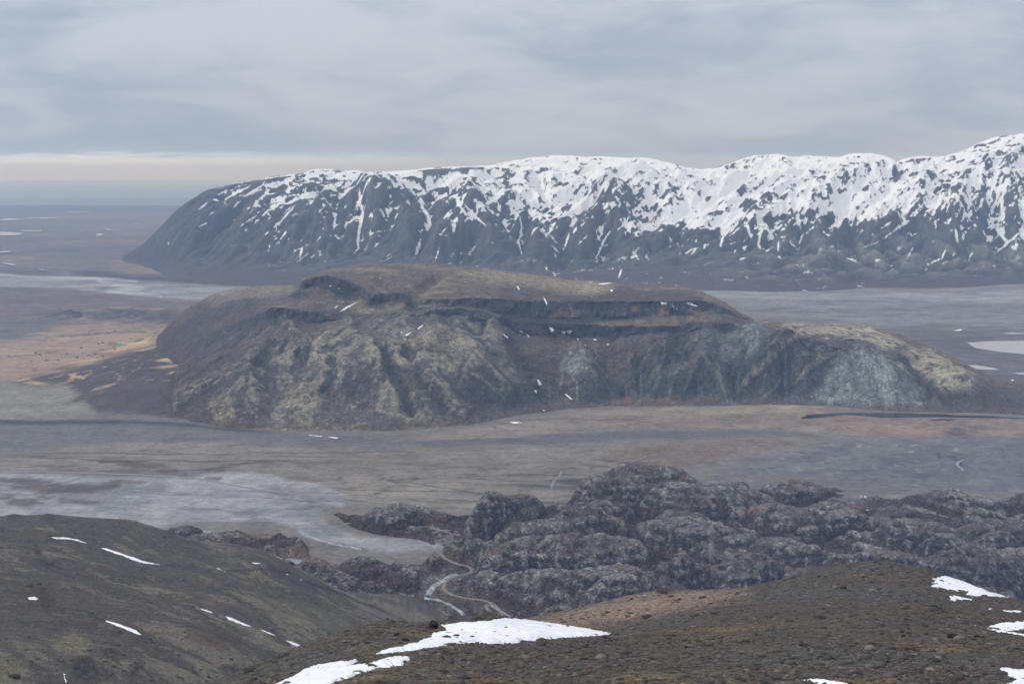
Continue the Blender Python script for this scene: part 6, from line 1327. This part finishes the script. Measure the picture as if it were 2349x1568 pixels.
for i, (a, b) in enumerate(((727, 392), (736, 389), (745, 391), (753, 386), (760, 389), (768, 386), (776, 388), (783, 391))):
    bare_tree(on(PL, W4, a, b), 8 + (i * 37 % 5), 'leafless grey tree in the grove left of the farmhouse', 'leafless grove by the farmhouse', i)
for i, (a, b) in enumerate(((911, 364), (918, 362), (925, 359), (932, 357), (939, 354), (946, 351), (953, 348))):
    conifer(on(PL, W4, a, b), 8 + (i * 29 % 4), 'dark conifer in the short row above the farm', 'conifer row above the farm', i)
for i, (a, b, l) in enumerate(((698, 419, 'lone dark conifer left of the track below the farm'), (750, 415, 'lone dark conifer at the end of the hedge below the farm'))):
    conifer(on(PL, W4, a, b), 6, l, 'lone conifers on the fields', 20 + i)
for i, (a, b) in enumerate(((470, 448), (520, 470), (545, 405), (600, 455), (620, 462), (640, 450), (655, 468), (670, 455), (690, 463), (660, 378), (690, 372), (730, 308), (770, 290), (880, 342), (655, 338), (240, 440), (270, 452), (310, 490), (390, 488), (210, 494), (560, 470), (585, 460), (770, 415), (1040, 305), (1060, 300), (450, 443), (555, 440))):
    shrub(on(PL, W4, a, b), 2.2 + (i * 13 % 7) * .35, 'dark leafless shrub dotted on the straw fields', 'shrubs on the straw fields', 40 + i)

def cairn(loc, hgt, label):
    rg = np.random.default_rng(int(hgt * 10)); o = thing(empty('cairn', loc), label, 'cairn', 'cairns on the knoll'); n = 9
    for k in range(n):
        u = k / n; r = hgt * .30 * (1 - u * .55); v = IV * (1 + rg.normal(0, .1, (len(IV), 1))) * (r, r * .9, hgt / n * .75)
        s_ = link('stone', make_mesh('stone', v + (rg.normal(0, r * .08), rg.normal(0, r * .08), hgt * (u + .5 / n)), IF, False), M_CAIRN, o)
M_CAIRN = flat_mat('cairn_stone', (0.035, 0.036, 0.042), 0.5, .3)
x, y, z = on(KN, K3, 1241, 219); cairn((x, y, z - .4), 5.0, 'dark stone cairn on the pale knoll before the grey flats')
x, y, z = on(KN, K3, 1268, 208); cairn((x, y, z - .4), 3.2, 'smaller cairn just right of and beyond the other')
M_YEL, M_POST = flat_mat('yellow_paint', (0.62, 0.52, 0.06), 1, .1, .5), flat_mat('dark_post', (0.05, 0.05, 0.055))
x, y, z = on(KN, K2, 262, 463)
o = thing(empty('yellow_sign', (x, y, z)), 'bright yellow board on posts among dark rocks by the river bed', 'sign'); box('board', -2.0, 2.0, -.1, .1, 1.0, 3.0, M_YEL, o); box('post', -1.5, -1.3, -.09, .09, -.5, 1.0, M_POST, o); box('post', 1.3, 1.5, -.09, .09, -.5, 1.0, M_POST, o)
x, y, z = on(NR, N6, 793, 1240)
o = thing(empty('marker_peg', (x, y, z)), 'tiny yellow-topped marker peg on the gravel, lower right', 'marker'); box('post', -.012, .012, -.012, .012, -.05, .11, M_POST, o); box('cap', -.026, .026, -.02, .02, .11, .18, M_YEL, o)

# ================================================================== HAZE
me = bpy.data.meshes.new('haze')
hx, y0, y1, z0, z1 = 150000.0, -3000.0, 103000.0, -45.0, 960.0
me.from_pydata([(x, y, z) for z in (z0, z1) for y in (y0, y1) for x in (-hx, hx)], [], [(0, 2, 3, 1), (4, 5, 7, 6), (0, 1, 5, 4), (2, 6, 7, 3), (0, 4, 6, 2), (1, 3, 7, 5)]); me.update()
hm = bpy.data.materials.new('haze_air'); hm.use_nodes = True; hn, hl = hm.node_tree.nodes, hm.node_tree.links; hn.clear()
pv = hn.new('ShaderNodeVolumePrincipled'); pv.inputs['Color'].default_value = (0.44, 0.64, 1.0, 1); pv.inputs['Density'].default_value = 5.2e-5; pv.inputs['Absorption Color'].default_value = (1, 1, 1, 1); pv.inputs['Anisotropy'].default_value = 0.0
ho = hn.new('ShaderNodeOutputMaterial'); hl.new(pv.outputs[0], ho.inputs['Volume'])
hz = link('haze', me, hm); hz['kind'] = 'stuff'; hz['label'] = 'thin blue haze over the far land and sea'
